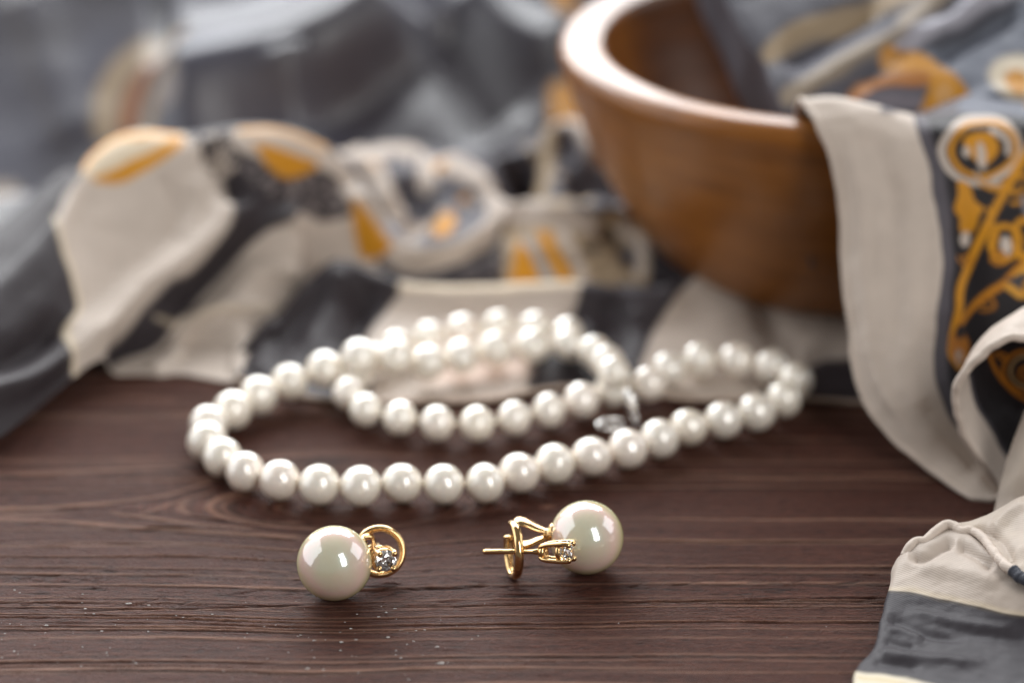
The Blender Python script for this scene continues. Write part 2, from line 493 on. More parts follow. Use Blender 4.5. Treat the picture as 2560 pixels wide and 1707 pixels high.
    for c in ([(180, 1527), (300, 1521), (500, 1518), (700, 1512), (790, 1508)], [(950, 1517), (1400, 1508), (1800, 1500), (2240, 1491)]):
        W = catmull(gl(c), 60); line(W, .17, 0, .95, -.35, 4); line(W - np.array([0, .5]), .2, .6, 0, .08, 6)
    rr_ = random.Random(12)
    cks = [[(418, 1487), (340, 1509), (313, 1521)], [(496, 1495), (440, 1511), (418, 1518)], [(83, 1495), (117, 1511), (144, 1522)], [(240, 1513), (255, 1521)], [(60, 1440), (95, 1452), (120, 1450)],
           [(130, 1466), (200, 1470), (260, 1466)], [(690, 1466), (620, 1478), (560, 1484)], [(1500, 1462), (1440, 1478), (1400, 1486)], [(1620, 1455), (1560, 1470)], [(1010, 1478), (960, 1490), (930, 1496)]]
    for k in range(70):
        cx_, cy_ = rr_.uniform(0, 2200), rr_.gauss(1465, 32); ln_ = rr_.uniform(15, 75); sl = rr_.choice([0, 0, -.06, .05, -.25])
        cks.append([(cx_ - ln_ / 2, cy_ - sl * ln_ / 2), (cx_, cy_ + rr_.uniform(-1.5, 1.5)), (cx_ + ln_ / 2, cy_ + sl * ln_ / 2)])
    for c in cks:
        line(catmull(gl(c), 20), rr_.uniform(.13, .24), 0, rr_.uniform(.5, .95), -rr_.uniform(.1, .25), 1.0)
    # one open split left of the pearls
    sp = np.exp(-((y - 23.2 + .06 * (x + 57)) / .4) ** 2) * np.clip(1 - np.abs(x + 57) / 5, 0, 1) ** .5
    H -= .5 * sp; D = np.maximum(D, .9 * sp)
    H = H - .03
    V = np.stack([x, y, H], 1)
    o = mesh_obj('table_top', V, grid_faces(len(xs), len(ys)), M_WOOD, attr={'light': np.clip(Li, 0, 1), 'dark': np.clip(D, 0, 1), 'warp': s})
    tag(o, 'dark brown stained wooden table top with raised grain', None, None, 'structure')
build_table()

# ------------------------------------------------------------------ wooden bowl
BC = np.array([64.5, 135.5, 0.6])
def build_bowl():
    prof = [(0, .4), (20, .2), (25, .6), (28, 1.4), (33.5, 5), (39, 11), (44, 18.5), (48.6, 27), (51.8, 35), (53.9, 41.5),
            (54.8, 44.5), (55.1, 46.2), (54.6, 47.8), (53.2, 48.8), (51, 49.1), (48.6, 48.8), (47.0, 47.9), (46.3, 46.2), (45.6, 43),
            (43.4, 35), (39.5, 26), (33.5, 17.5), (25, 11.5), (14, 8.5), (0, 7.6)]
    p = catmull(np.array(prof), 140)
    p[:, 0] = np.maximum(p[:, 0], 0.0)
    V, F = lathe(p, BC, 128)
    o = mesh_obj('wooden_bowl', V, F, M_BOWL, loc=BC)
    tag(o, 'turned brown wooden bowl with thick rounded rim, scarf spilling out', 'bowl')
build_bowl()

# ------------------------------------------------------------------ painting on cloth (photo-pixel layout of the print and some painted fold shade)
CREAM = lin(190, 177, 166); CREAM2 = lin(208, 192, 168); CHAR = lin(57, 52, 55); SLATE = lin(92, 91, 99); MID = lin(78, 74, 79)
GOLD = lin(196, 135, 36); DARK = lin(38, 35, 37); BLUE = lin(120, 124, 138); TAN = lin(168, 148, 122)
def sd_poly(px, py, pts):
    pts = np.asarray(pts, float); n = len(pts)
    d = np.full(px.shape, 1e9); ins = np.zeros(px.shape, bool)
    for i in range(n):
        a = pts[i]; b = pts[(i + 1) % n]
        ex, ey = b - a; wx = px - a[0]; wy = py - a[1]
        t = np.clip((wx * ex + wy * ey) / (ex * ex + ey * ey + 1e-9), 0, 1)
        d = np.minimum(d, (wx - ex * t) ** 2 + (wy - ey * t) ** 2)
        c = (a[1] > py) != (b[1] > py)
        ins ^= c & (px < (b[0] - a[0]) * (py - a[1]) / (b[1] - a[1] + 1e-12) + a[0])
    return np.where(ins, -1, 1) * np.sqrt(d)
def d_line(px, py, pts):
    pts = np.asarray(pts, float); d = np.full(px.shape, 1e9); tt = np.zeros(px.shape); n = len(pts) - 1
    for i in range(n):
        a = pts[i]; b = pts[i + 1]; ex, ey = b - a; wx = px - a[0]; wy = py - a[1]
        t = np.clip((wx * ex + wy * ey) / (ex * ex + ey * ey + 1e-9), 0, 1)
        q = (wx - ex * t) ** 2 + (wy - ey * t) ** 2
        m = q < d; d = np.where(m, q, d); tt = np.where(m, (i + t) / n, tt)
    return np.sqrt(d), tt
def ornaments(p, box, n, seed, cols, wd=(7, 13), ln=(30, 80)):
    r = random.Random(seed)
    for k in range(n):
        x, y = r.uniform(box[0], box[2]), r.uniform(box[1], box[3]); a = r.uniform(0, 6.28); L_ = r.uniform(*ln); b = a + r.uniform(.6, 1.6)
        q = [(x, y), (x + math.cos(a) * L_ * .5, y + math.sin(a) * L_ * .3), (x + math.cos(b) * L_, y + math.sin(b) * L_ * .6)]
        p.stroke(q, r.uniform(*wd), r.choice(cols), 3, .9, .6)
        if r.random() < .4: p.ell(q[2][0], q[2][1], r.uniform(8, 14), r.uniform(7, 12), r.choice(cols), 3)
class Paint:
    def __init__(s, px, py, base):
        s.x = px + 5 * vnoise(px / 60, py / 60, 31); s.y = py + 5 * vnoise(px / 60, py / 60, 32)
        s.c = np.tile(base, (len(px), 1))
    def mix(s, a, col):
        a = np.clip(a, 0, 1)[:, None]; s.c = s.c * (1 - a) + np.asarray(col) * a
    def poly(s, pts, col, soft=3, smooth=6, op=1):
        if smooth: pts = catmull(pts, len(pts) * smooth, True)
        s.mix(op * (.5 - sd_poly(s.x, s.y, pts) / (2 * soft)), col)
    def stroke(s, pts, wd, col, soft=3, op=1, taper=0):
        d, t = d_line(s.x, s.y, catmull(pts, max(8, len(pts) * 6)))
        ww = wd / 2 * (1 - taper * np.abs(2 * t - 1) ** 2)
        s.mix(op * (.5 - (d - ww) / (2 * soft)), col)
    def ell(s, cx, cy, rx, ry, col, soft=3, rot=0, op=1):
        a = math.radians(rot); dx = s.x - cx; dy = s.y - cy
        u = (dx * math.cos(a) + dy * math.sin(a)) / rx; v = (-dx * math.sin(a) + dy * math.cos(a)) / ry
        s.mix(op * (.5 - (np.sqrt(u * u + v * v) - 1) * min(rx, ry) / (2 * soft)), col)
    def ring(s, cx, cy, rx, ry, wd, col, soft=3, rot=0):
        a = math.radians(rot); dx = s.x - cx; dy = s.y - cy
        u = (dx * math.cos(a) + dy * math.sin(a)) / rx; v = (-dx * math.sin(a) + dy * math.cos(a)) / ry
        d = np.abs(np.sqrt(u * u + v * v) - 1) * min(rx, ry)
        s.mix(.5 - (d - wd / 2) / (2 * soft), col)
    def spiral(s, cx, cy, r, turns, wd, col, a0=0, sq=.8, sgn=1):
        t = np.linspace(0, 1, int(14 * turns) + 4)
        a = a0 + sgn * t * turns * 2 * math.pi; q = r * (1 - .82 * t)
        s.stroke(list(zip(cx + np.cos(a) * q, cy + np.sin(a) * q * sq)), wd, col, 2.2, 1, .3)
    def speckle(s, pts, col, scale=9, th=.1, seed=3, op=1):
        m = np.clip(.5 - sd_poly(s.x, s.y, pts) / 8, 0, 1)
        n = fbm(s.x / scale, s.y / scale, seed, 2)
        s.mix(op * m * np.clip((n - th) * 5, 0, 1), col)

def to3(p):
    if len(p) == 4: return atZ(p[0], p[1], p[3])
    return atY(*p)
def sheet(name, rows, nu, nv, parent, base, paint, creases=(), mat=None, noise=(.5, 14), seed=0, thick=.35, zmin=.25, raw=False, ext=0):
    """rows: list of rows of control points (photo pixel x, y, distance Y mm) or (x, y, None, height mm)"""
    P = np.array([[to3(p) for p in r] for r in rows]) if not raw else np.array(rows, float)
    if ext:      # the cloth goes on past the picture's edge
        P = np.concatenate([P, P[:, -1:] + (P[:, -1:] - P[:, -2:-1]) * ext], 1)
    A = np.stack([catmull(P[i], nv) for i in range(len(P))])             # across
    G = np.stack([catmull(A[:, j], nu) for j in range(nv)], 1)           # (nu,nv,3)
    px, py = project(G.reshape(-1, 3))
    du = np.gradient(G, axis=0); dv = np.gradient(G, axis=1)
    Nn = np.cross(du, dv); Nn /= np.linalg.norm(Nn, axis=2)[:, :, None] + 1e-12
    mid = Nn[nu // 2, nv // 2]
    tocam = CAM - G[nu // 2, nv // 2]
    if mid @ tocam < 0: Nn = -Nn
    disp = np.zeros(len(px))
    for cr in creases:
        pts, amp, wd = cr[:3]
        d, t = d_line(px, py, catmull(pts, len(pts) * 6))
        fade = np.clip(np.sin(np.clip(t, 0, 1) * math.pi) * 2.2, 0, 1) if len(cr) < 4 else 1.0
        disp += amp * np.exp(-(d / wd) ** 2) * fade
    a, l = noise
    g = G.reshape(-1, 3)
    disp += a * fbm(g[:, 0] / l + seed, (g[:, 1] + g[:, 2]) / l, seed, 3)
    g = g + Nn.reshape(-1, 3) * disp[:, None]
    g[:, 2] = np.maximum(g[:, 2], zmin)
    p = Paint(px, py, base); paint(p)
    o = mesh_obj(name, g, grid_faces(nu, nv), mat or M_SILK, parent, cols=np.clip(p.c, 0, 1))
    if thick:
        md = o.modifiers.new('thickness', 'SOLIDIFY'); md.thickness = thick * MM; md.offset = 0
    return o, g.reshape(nu, nv, 3)
def hem(parent, path, r, col, n=160, wob=.12, seed=0, name='hem'):
    P = arc_resample(catmull(np.asarray(path), n * 2), n)
    rr = r * (1 + .14 * vnoise(np.arange(n) / 11.0, np.full(n, seed + .5), seed) + .05 * vnoise(np.arange(n) / 4.0, np.full(n, 3.5), seed))
    P = P + wob * np.stack([vnoise(np.arange(n) / 9.0, np.full(n, k + .5), seed + k) for k in range(3)], 1)
    V, F = tube(P, rr, ns=10)
    cc = np.tile(col, (len(V), 1)) if np.ndim(col) == 1 else col
    return mesh_obj(name, V, F, M_SILK, parent, cols=cc)

scarf = thing('silk_scarf', (20, 110, 0), 'grey, cream and gold printed silk scarf rumpled behind the pearls and hanging from bowl', 'scarf')

# --- far drapery -------------------------------------------------------------
def p_back(p):
    p.mix(.5 + .5 * fbm(p.x / 260, p.y / 200, 9, 2), lin(60, 56, 61))
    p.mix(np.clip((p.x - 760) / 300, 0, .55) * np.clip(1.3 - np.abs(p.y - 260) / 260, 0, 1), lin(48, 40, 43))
    p.stroke([(262, 330), (268, 250), (305, 180), (365, 132), (440, 112)], 62, TAN * .8, 8)
    p.stroke([(318, 320), (332, 250), (372, 198), (440, 166)], 40, lin(140, 84, 30), 7)
    p.stroke([(372, 320), (392, 268), (440, 238)], 34, TAN * .75, 8)
    p.ell(432, 275, 34, 28, lin(150, 142, 140), 9)
    d, t = d_line(p.x, p.y, np.array([(28, 0), (70, 180), (150, 360)]))
    p.mix(.75 * np.clip(1.2 - d / 14, 0, 1) * (.5 + .5 * np.sin(t * 90)), lin(70, 62, 55))
    p.stroke([(400, -60), (402, 40), (410, 110)], 26, lin(66, 64, 64), 8, .8)  # shade in the vertical fold's valley, painted into the cloth colour
    p.poly([(-60, 470), (20, 455), (60, 480), (30, 515), (-60, 535)], CREAM * .7, 8)
    p.poly([(-500, 560), (60, 545), (150, 470), (240, 380), (260, 470), (200, 900), (-500, 900)], CHAR * .8, 10, 0)
    p.poly([(1370, -40), (1440, -10), (1420, 30), (1380, 10)], GOLD, 6)
    p.poly([(1380, 210), (1450, 230), (1460, 330), (1390, 330)], GOLD, 6)
xs = [-420, -180, 20, 220, 420, 620, 820, 1020, 1220, 1420, 1640, 1900]
prow = [(820, None), (660, None), (560, 170), (460, 181), (350, 192), (230, 204), (110, 216), (0, 227), (-130, 240), (-320, 260), (-700, 300)]
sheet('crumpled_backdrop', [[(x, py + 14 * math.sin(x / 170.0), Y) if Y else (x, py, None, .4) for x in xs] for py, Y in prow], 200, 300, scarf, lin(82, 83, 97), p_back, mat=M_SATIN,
      creases=[([(360, 250), (540, 225), (720, 185), (880, 100), (980, -20)], 13, 115), ([(520, 370), (700, 340), (900, 260), (1060, 120)], -4, 70),
               ([(408, -150), (408, 60), (425, 200)], -3.5, 40), ([(720, 200), (740, 280), (735, 400)], 3, 55),
               ([(1080, 40), (1170, 200), (1260, 340)], -4, 80), ([(1160, -60), (1260, 60), (1400, 130)], 3.5, 60),
               ([(40, -60), (110, 160), (200, 380)], 1.6, 80)],
      noise=(1.2, 60), seed=3, thick=.4)

# --- big humped fold on the left --------------------------------------------
def p_hump(p):
    p.poly([(141, 551), (204, 440), (251, 400), (335, 330), (460, 330), (502, 400), (554, 436), (573, 473), (576, 535), (556, 585), (502, 660), (418, 738), (340, 822), (272, 884), (193, 945), (173, 907), (165, 823), (192, 771), (178, 692)], CREAM, 4, 4)
    p.stroke([(136, 545), (155, 620), (178, 692), (195, 771), (168, 823), (174, 907), (194, 942)], 10, CREAM2, 4)
    p.poly([(204, 436), (240, 380), (324, 330), (455, 330), (440, 372), (366, 428), (300, 452)], CREAM2, 4, 4)
    p.poly([(232, 450), (282, 426), (340, 394), (397, 368), (450, 342), (462, 352), (430, 390), (366, 428), (312, 452), (250, 460)], GOLD, 4, 4)
    p.stroke([(210, 425), (240, 385), (290, 352), (370, 336), (440, 338)], 9, lin(226, 160, 70), 4)
    p.poly([(500, 340), (560, 325), (590, 400), (640, 440), (700, 465), (770, 450), (840, 405), (850, 500), (820, 550), (780, 552), (735, 525), (650, 595), (575, 670), (470, 752), (392, 825), (320, 890), (255, 890), (340, 805), (418, 730), (502, 655), (566, 575), (580, 505), (566, 440), (520, 410)], CHAR, 5, 4)  # dark print band, with the shade under the fold ridge painted in
    p.speckle([(460, 345), (560, 330), (600, 420), (520, 440), (470, 400)], CREAM, 13, -.1, 4)
    p.speckle([(590, 400), (840, 400), (850, 540), (760, 550), (640, 460)], lin(150, 140, 138), 12, .0, 6, .6)
    p.poly([(735, 528), (650, 600), (575, 680), (470, 770), (392, 835), (320, 897), (255, 908), (300, 1000), (620, 1000), (660, 860), (900, 800), (905, 700), (880, 540), (850, 548), (800, 556)], CREAM, 5, 0)
    p.poly([(575, 330), (690, 325), (800, 358), (870, 415), (905, 470), (880, 470), (800, 420), (720, 440), (650, 400), (600, 380)], CREAM, 4, 4)
    p.poly([(632, 362), (680, 370), (742, 388), (795, 402), (790, 418), (750, 438), (706, 442), (672, 420), (644, 380)], GOLD, 4, 4)
    p.stroke([(600, 328), (690, 330), (760, 348), (815, 370)], 10, lin(222, 164, 84), 4)
    p.poly([(845, 450), (880, 470), (940, 570), (965, 655), (960, 720), (900, 700), (880, 560), (855, 520)], CREAM, 4, 4)
    p.poly([(858, 500), (890, 545), (930, 610), (958, 650), (930, 655), (900, 645), (878, 590)], GOLD, 4, 4)
    p.stroke([(390, 790), (480, 780), (600, 780), (690, 772)], 8, CREAM2, 5, .6)
hump = [
 [(-300, 1180, 40), (-110, 1135, 45), (0, 1092, 52), (131, 988, 68), (240, 908, 80.5), (335, 938, 84), (455, 962, 84.5), (606, 945, None, .5), (760, 820, None, .5), (890, 775, None, .5), (990, 770, None, .5)],
 [(-300, 1090, 46), (-110, 1050, 52), (0, 1010, 58), (135, 905, 74), (228, 820, 88), (335, 858, 90), (455, 880, 90), (620, 860, 98), (768, 755, 117), (895, 718, 123), (985, 745, 121)],
 [(-300, 1000, 54), (-110, 960, 60), (0, 920, 66), (135, 800, 83), (220, 690, 98), (335, 700, 101), (455, 730, 101), (625, 730, 108), (775, 665, 122), (900, 640, 129), (980, 705, 127)],
 [(-300, 910, 62), (-110, 870, 70), (0, 812, 76), (136, 680, 93), (215, 540, 110), (335, 500, 115), (455, 520, 115), (628, 510, 119), (780, 520, 128), (902, 550, 134), (975, 672, 133)],
 [(-300, 830, 72), (-110, 785, 80), (0, 697, 88), (138, 551, 105), (222, 402, 122), (335, 342, 128), (460, 347, 128), (628, 324, 131), (780, 353, 137), (900, 457, 140), (972, 645, 139)],
 [(-300, 850, 82), (-110, 805, 89), (0, 718, 96), (148, 566, 114), (228, 406, 134), (335, 345, 140), (460, 350, 140), (628, 328, 143), (780, 357, 148), (900, 462, 150), (972, 660, 147)],
 [(-300, 715, 104), (-110, 650, 113), (0, 565, 122), (150, 436, 134), (230, 420, 143), (335, 372, 150), (460, 375, 150), (628, 355, 152), (780, 385, 155), (900, 485, 156), (972, 675, 152)],
 [(-300, 760, 120), (-110, 695, 129), (0, 615, 138), (152, 490, 150), (232, 480, 158), (335, 440, 164), (460, 440, 164), (628, 425, 166), (780, 450, 168), (900, 540, 168), (972, 720, 160)]]
sheet('humped_fold', hump, 230, 330, scarf, CHAR, p_hump,
      creases=[([(600, 470), (560, 570), (460, 665), (350, 750), (250, 835), (165, 905)], 4.5, 42), ([(660, 590), (500, 735), (380, 845), (270, 915)], -6, 40),
               ([(-80, 900), (40, 880), (170, 800)], -3.5, 36), ([(-60, 1010), (60, 960), (170, 880)], 3, 26),
               ([(510, 360), (560, 430), (600, 520)], -4, 30), ([(690, 520), (720, 600), (700, 720)], 3, 40), ([(860, 470), (915, 570), (950, 660)], 4, 30),
               ([(480, 800), (520, 870), (480, 950)], -5, 45), ([(380, 900), (400, 950), (395, 990)], 1.6, 24), ([(570, 800), (600, 870), (575, 950)], 1.8, 32), ([(330, 850), (440, 780), (560, 770), (700, 780)], 2.5, 20), ([(400, 430), (440, 520), (420, 620)], -.8, 20), ([(480, 440), (500, 520), (450, 610)], .7, 16), ([(640, 560), (760, 600), (840, 680)], -.9, 18), ([(600, 660), (700, 680), (780, 740)], .8, 16)],
      noise=(.6, 22), seed=8)

# --- rumpled middle ----------------------------------------------------------
def c6(pts): return [(800 + x / 2.352, 300 + y / 2.352) for x, y in pts]
def p_mid(p):
    p.mix(.5 + .6 * fbm(p.x / 60, p.y / 60, 19, 2), MID)
    p.stroke(c6([(640, 330), (760, 300), (880, 350), (980, 440), (1040, 570), (980, 700), (850, 780), (700, 820), (520, 800), (380, 740)]), 52, CREAM, 5)
    p.stroke(c6([(60, 110), (200, 200), (300, 320), (380, 460), (450, 530)]), 48, CREAM, 5)
    p.stroke(c6([(280, 230), (400, 180), (520, 190), (640, 260)]), 36, CREAM, 6)
    p.stroke(c6([(500, 620), (600, 560), (700, 520)]), 34, CREAM, 6)
    p.ell(*c6([(730, 610)])[0], 30, 38, GOLD, 5, 20)
    p.stroke(c6([(330, 560), (420, 640), (560, 690)]), 30, BLUE, 6)
    ornaments(p, (880, 380, 1260, 640), 16, 4, [CHAR, SLATE, CREAM, GOLD * .8], (6, 11), (25, 60))
    ornaments(p, (1280, 330, 1660, 560), 20, 5, [CREAM, TAN, CHAR, BLUE * .7, GOLD * .7], (7, 14), (30, 70))
    p.poly(c6([(250, 880), (500, 890), (800, 830), (1020, 700), (1120, 640), (1120, 960), (400, 1000)]), CHAR, 5)
    p.speckle(c6([(850, 850), (1080, 660), (1120, 960), (850, 960)]), lin(150, 140, 136), 9, .1, 8, .6)
    p.poly(c6([(1090, 640), (1480, 600), (1930, 590), (1930, 980), (1080, 980)]), TAN * .9, 4, 0)
    p.stroke(c6([(1110, 590), (1280, 590), (1430, 600), (1600, 640)]), 34, CREAM, 5)
    p.poly(c6([(1170, 700), (1210, 720), (1290, 960), (1120, 960), (1140, 820)]), GOLD, 4, 0)
    p.stroke(c6([(1230, 700), (1280, 820), (1350, 960)]), 22, lin(150, 150, 152), 4)
    p.poly(c6([(1280, 650), (1370, 655), (1400, 780), (1490, 950), (1410, 950), (1330, 810)]), GOLD, 4, 0)
    p.stroke(c6([(1420, 650), (1480, 800), (1560, 960)]), 26, CREAM, 4)
    ornaments(p, (1440, 560, 1640, 720), 12, 6, [CREAM, CHAR, SLATE, TAN * .6], (5, 10), (20, 50))
    p.ell(*c6([(1800, 790)])[0], 22, 26, SLATE, 6)
    p.stroke(c6([(1760, 640), (1880, 740), (1860, 900)]), 22, CREAM, 5)
    p.stroke(c6([(1350, 130), (1320, 280), (1290, 430)]), 40, TAN, 6)
    p.stroke(c6([(1450, 70), (1550, 130), (1620, 220)]), 40, CREAM, 6)
    p.poly(c6([(1380, 480), (1560, 380), (1600, 470), (1480, 560), (1350, 570)]), TAN, 5)
    p.stroke(c6([(1980, 660), (2060, 800), (2180, 880)]), 26, TAN, 5)
    p.poly(c6([(1940, 620), (2100, 640), (2300, 880), (2100, 960), (1950, 960)]), CHAR, 5, 4, .7)
mx = [760, 880, 1000, 1120, 1240, 1360, 1480, 1600, 1740, 1880]
mr = [[(x, 770, None, 1.0) for x in mx],
      [(x, 722, None, 1.6) for x in mx],
      [(760, 690, 123), (880, 690, 124), (1000, 690, 125), (1120, 690, 125), (1240, 690, 125), (1360, 680, 126), (1480, 680, 126), (1600, 690, 125), (1740, 700, 123), (1880, 720, 121)],
      [(760, 620, 130), (880, 620, 131), (1000, 610, 132), (1120, 600, 133), (1240, 615, 132), (1360, 560, 137), (1480, 545, 137), (1600, 590, 134), (1740, 650, 128), (1880, 680, 126)],
      [(760, 540, 140), (880, 530, 142), (1000, 510, 145), (1120, 490, 148), (1240, 540, 142), (1360, 505, 148), (1480, 470, 150), (1600, 540, 142), (1740, 620, 134), (1880, 660, 131)],
      [(760, 450, 150), (880, 440, 152), (1000, 430, 156), (1120, 415, 160), (1240, 450, 156), (1360, 410, 160), (1480, 390, 162), (1600, 490, 152), (1740, 590, 140), (1880, 640, 136)],
      [(760, 390, 160), (880, 372, 164), (1000, 366, 168), (1120, 375, 172), (1240, 380, 170), (1360, 325, 174), (1480, 345, 174), (1600, 460, 162), (1740, 575, 147), (1880, 630, 142)],
      [(760, 410, 178), (880, 395, 180), (1000, 390, 182), (1120, 395, 184), (1240, 400, 184), (1360, 345, 186), (1480, 365, 186), (1600, 470, 178), (1740, 580, 158), (1880, 632, 150)]]
sheet('rumpled_fold', mr, 200, 300, scarf, SLATE, p_mid,
      creases=[([(1075, 440), (1130, 430), (1200, 470), (1245, 540), (1210, 600), (1140, 640), (1030, 648)], 2.6, 34), ([(1290, 380), (1300, 440), (1295, 520)], -11, 42),
               ([(860, 400), (940, 440), (985, 530)], 2.4, 36), ([(1000, 450), (1060, 520), (1000, 590)], -4, 40), ([(1360, 370), (1430, 350), (1500, 400)], 4, 26), ([(1400, 470), (1500, 450), (1560, 500)], -4, 26),
               ([(1250, 545), (1360, 535), (1480, 540), (1590, 560)], 3, 18), ([(880, 680), (1020, 668), (1180, 640), (1260, 570)], -3.5, 22), ([(1500, 560), (1560, 620), (1600, 680)], -2.5, 22)],
      noise=(1.2, 13), seed=14)

# --- flat front fold the necklace lies on -----------------------------------
def p_flat(p):
    p.poly([(1004, 690), (1080, 690), (1225, 690), (1353, 690), (1462, 680), (1455, 720), (1412, 831), (1370, 890), (1315, 905), (1320, 1030), (930, 1030), (925, 960), (915, 840), (960, 780), (1000, 735)], CREAM, 5, 0)
    p.stroke([(1004, 712), (1080, 722), (1225, 724), (1353, 716), (1450, 706)], 16, CREAM2 * 1.05, 5)
    p.poly([(1600, 910), (1640, 830), (1690, 745), (1769, 660), (2400, 640), (2400, 880), (2060, 885), (1970, 960), (1874, 990), (1760, 1020), (1653, 1020), (1600, 970)], CREAM, 5, 0)
    p.stroke([(1000, 1000), (1150, 1000), (1330, 985)], 10, lin(222, 200, 186), 4)
    p.poly([(1090, 900), (1300, 890), (1310, 960), (1100, 965)], lin(220, 200, 188), 10, 4, .6)
fx = [590, 630, 700, 784, 850, 941, 1050, 1225, 1360, 1480, 1600, 1706, 1813, 1950, 2130, 2330]
rg = [890, 846, 790, 697, 658, 687, 716, 721, 712, 716, 738, 706, 678, 690, 715, 730]
ry = [91, 95, 103, 112, 115, 113, 112, 112, 112, 111, 109, 112, 114, 113, 112, 111]
he = [952, 962, 985, 1000, 1004, 1008, 1006, 1003, 975, 968, 985, 1003, 1000, 996, 1005, 1010]
fr = [[(x + 4, h, None, .4) for x, h in zip(fx, he)],
      [(x + 3, h - min(18, .15 * (h - g)), None, .8) for x, h, g in zip(fx, he, rg)],
      [(x + 2, h - .36 * (h - g), None, 1.2) for x, h, g in zip(fx, he, rg)],
      [(x + 1, .3 * h + .7 * g, Y * .72 + 25) for x, h, g, Y in zip(fx, he, rg, ry)],
      [(x, g, Y) for x, g, Y in zip(fx, rg, ry)],
      [(x, g + 3, Y + 6) for x, g, Y in zip(fx, rg, ry)],
      [(x, g + 40, Y + 14) for x, g, Y in zip(fx, rg, ry)]]
_, gflat = sheet('flat_fold', fr, 160, 460, scarf, CHAR, p_flat,
      creases=[([(850, 665), (830, 760), (760, 900)], 1.6, 30), ([(930, 700), (900, 800), (860, 900)], -2.0, 30), ([(690, 800), (660, 870), (640, 940)], 1.2, 24),
               ([(1500, 740), (1530, 820), (1500, 900)], -2.5, 40), ([(1460, 720), (1440, 800), (1420, 880)], -1.2, 30), ([(1560, 800), (1650, 770), (1700, 720)], 1.6, 24),
               ([(1900, 700), (1930, 800), (1990, 900)], -2, 40), ([(2020, 900), (2080, 880), (2140, 890)], -1.5, 16)],
      noise=(.5, 11), seed=23)
hem(scarf, gflat[0, ::12] + np.array([0, 0, .25]), .45, lin(196, 176, 160), 220, .25, 5)

# --- cloth stuffed in the bowl ----------------------------------------------
def ctr(pts): return [(1900 + x / 3.564, y / 3.564) for x, y in pts]
def p_in(p):
    p.stroke(ctr([(100, 480), (220, 350), (400, 260), (700, 160), (1000, 80), (1300, -40)]), 44, TAN, 8)
    p.stroke(ctr([(250, 860), (500, 720), (800, 540), (1100, 390), (1350, 190), (1560, -30), (1700, -200)]), 48, lin(150, 136, 120), 8)
    p.poly(ctr([(250, 560), (500, 400), (900, 280), (1150, 200), (1250, 250), (1000, 380), (700, 500), (400, 660), (260, 700)]), lin(78, 76, 88), 8, 4)
    p.stroke(ctr([(1250, 450), (1450, 340), (1700, 190), (2000, 20), (2300, -160)]), 40, lin(176, 174, 184), 6)
    p.poly(ctr([(1450, 480), (1750, 300), (2050, 120), (2400, -80), (3200, -200), (3200, 1200), (2000, 1100), (1900, 900), (1700, 700)]), lin(112, 116, 128), 6, 0)
    p.stroke(ctr([(1560, 420), (1800, 290), (2060, 110), (2400, -60)]), 14, lin(70, 70, 76), 6, .7)
    p.stroke(ctr([(1180, 530), (1330, 560), (1480, 640), (1640, 760), (1740, 880), (1790, 1010)]), 62, GOLD, 5)
    p.stroke(ctr([(830, 850), (960, 770), (1130, 730), (1320, 720), (1450, 720)]), 36, lin(164, 104, 44), 5)
    p.stroke(ctr([(1600, 820), (1540, 930), (1490, 1030)]), 44, GOLD, 5)
    p.ell(*ctr([(1180, 540)])[0], 28, 20, lin(206, 156, 100), 6)
    p.ell(*ctr([(900, 790)])[0], 24, 22, lin(196, 140, 96), 6)
    p.ell(*ctr([(1640, 880)])[0], 24, 32, lin(210, 160, 100), 6)
    p.ell(*ctr([(1660, 1010)])[0], 14, 16, CHAR, 5)
    p.ell(*ctr([(2290, 720)])[0], 68, 66, lin(206, 192, 170), 7)
    p.ell(*ctr([(2290, 770)])[0], 32, 36, GOLD, 6)
    p.poly(ctr([(880, 880), (1400, 830), (1430, 1000), (1000, 960)]), lin(120, 114, 122), 8, 4, .7)
irow = [(400, 91), (300, 96), (225, 102), (140, 111), (40, 121), (-60, 132), (-200, 148), (-420, 174)]
lx = [1990, 1965, 1936, 1905, 1842, 1792, 1730, 1660]
irs = []
for (py, Y), l in zip(irow, lx):
    r = [atY(l + (2760 - l) * k, py - 25 * k * (py < 250), Y) for k in (0, .12, .28, .45, .62, .8, 1.0)]
    a0 = r[0] + np.array([1.5, 0, -8]); a1 = r[0] + np.array([4, 0, -22])
    irs.append([a1, a0] + r)
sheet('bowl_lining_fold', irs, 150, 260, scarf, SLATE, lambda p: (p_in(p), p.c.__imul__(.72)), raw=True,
      creases=[([(1990, 230), (2120, 170), (2260, 90), (2360, 0)], 1.6, 30), ([(2060, 240), (2200, 160), (2320, 70), (2420, -20)], -1.8, 28), ([(2250, 120), (2380, 50), (2500, -20)], 2.4, 26),
               ([(2330, 150), (2440, 80), (2560, 20)], -3, 26), ([(1950, 150), (2080, 80), (2200, 10)], -3, 28), ([(2420, 280), (2500, 250), (2600, 260)], 2, 30)],
      noise=(.8, 18), seed=31)

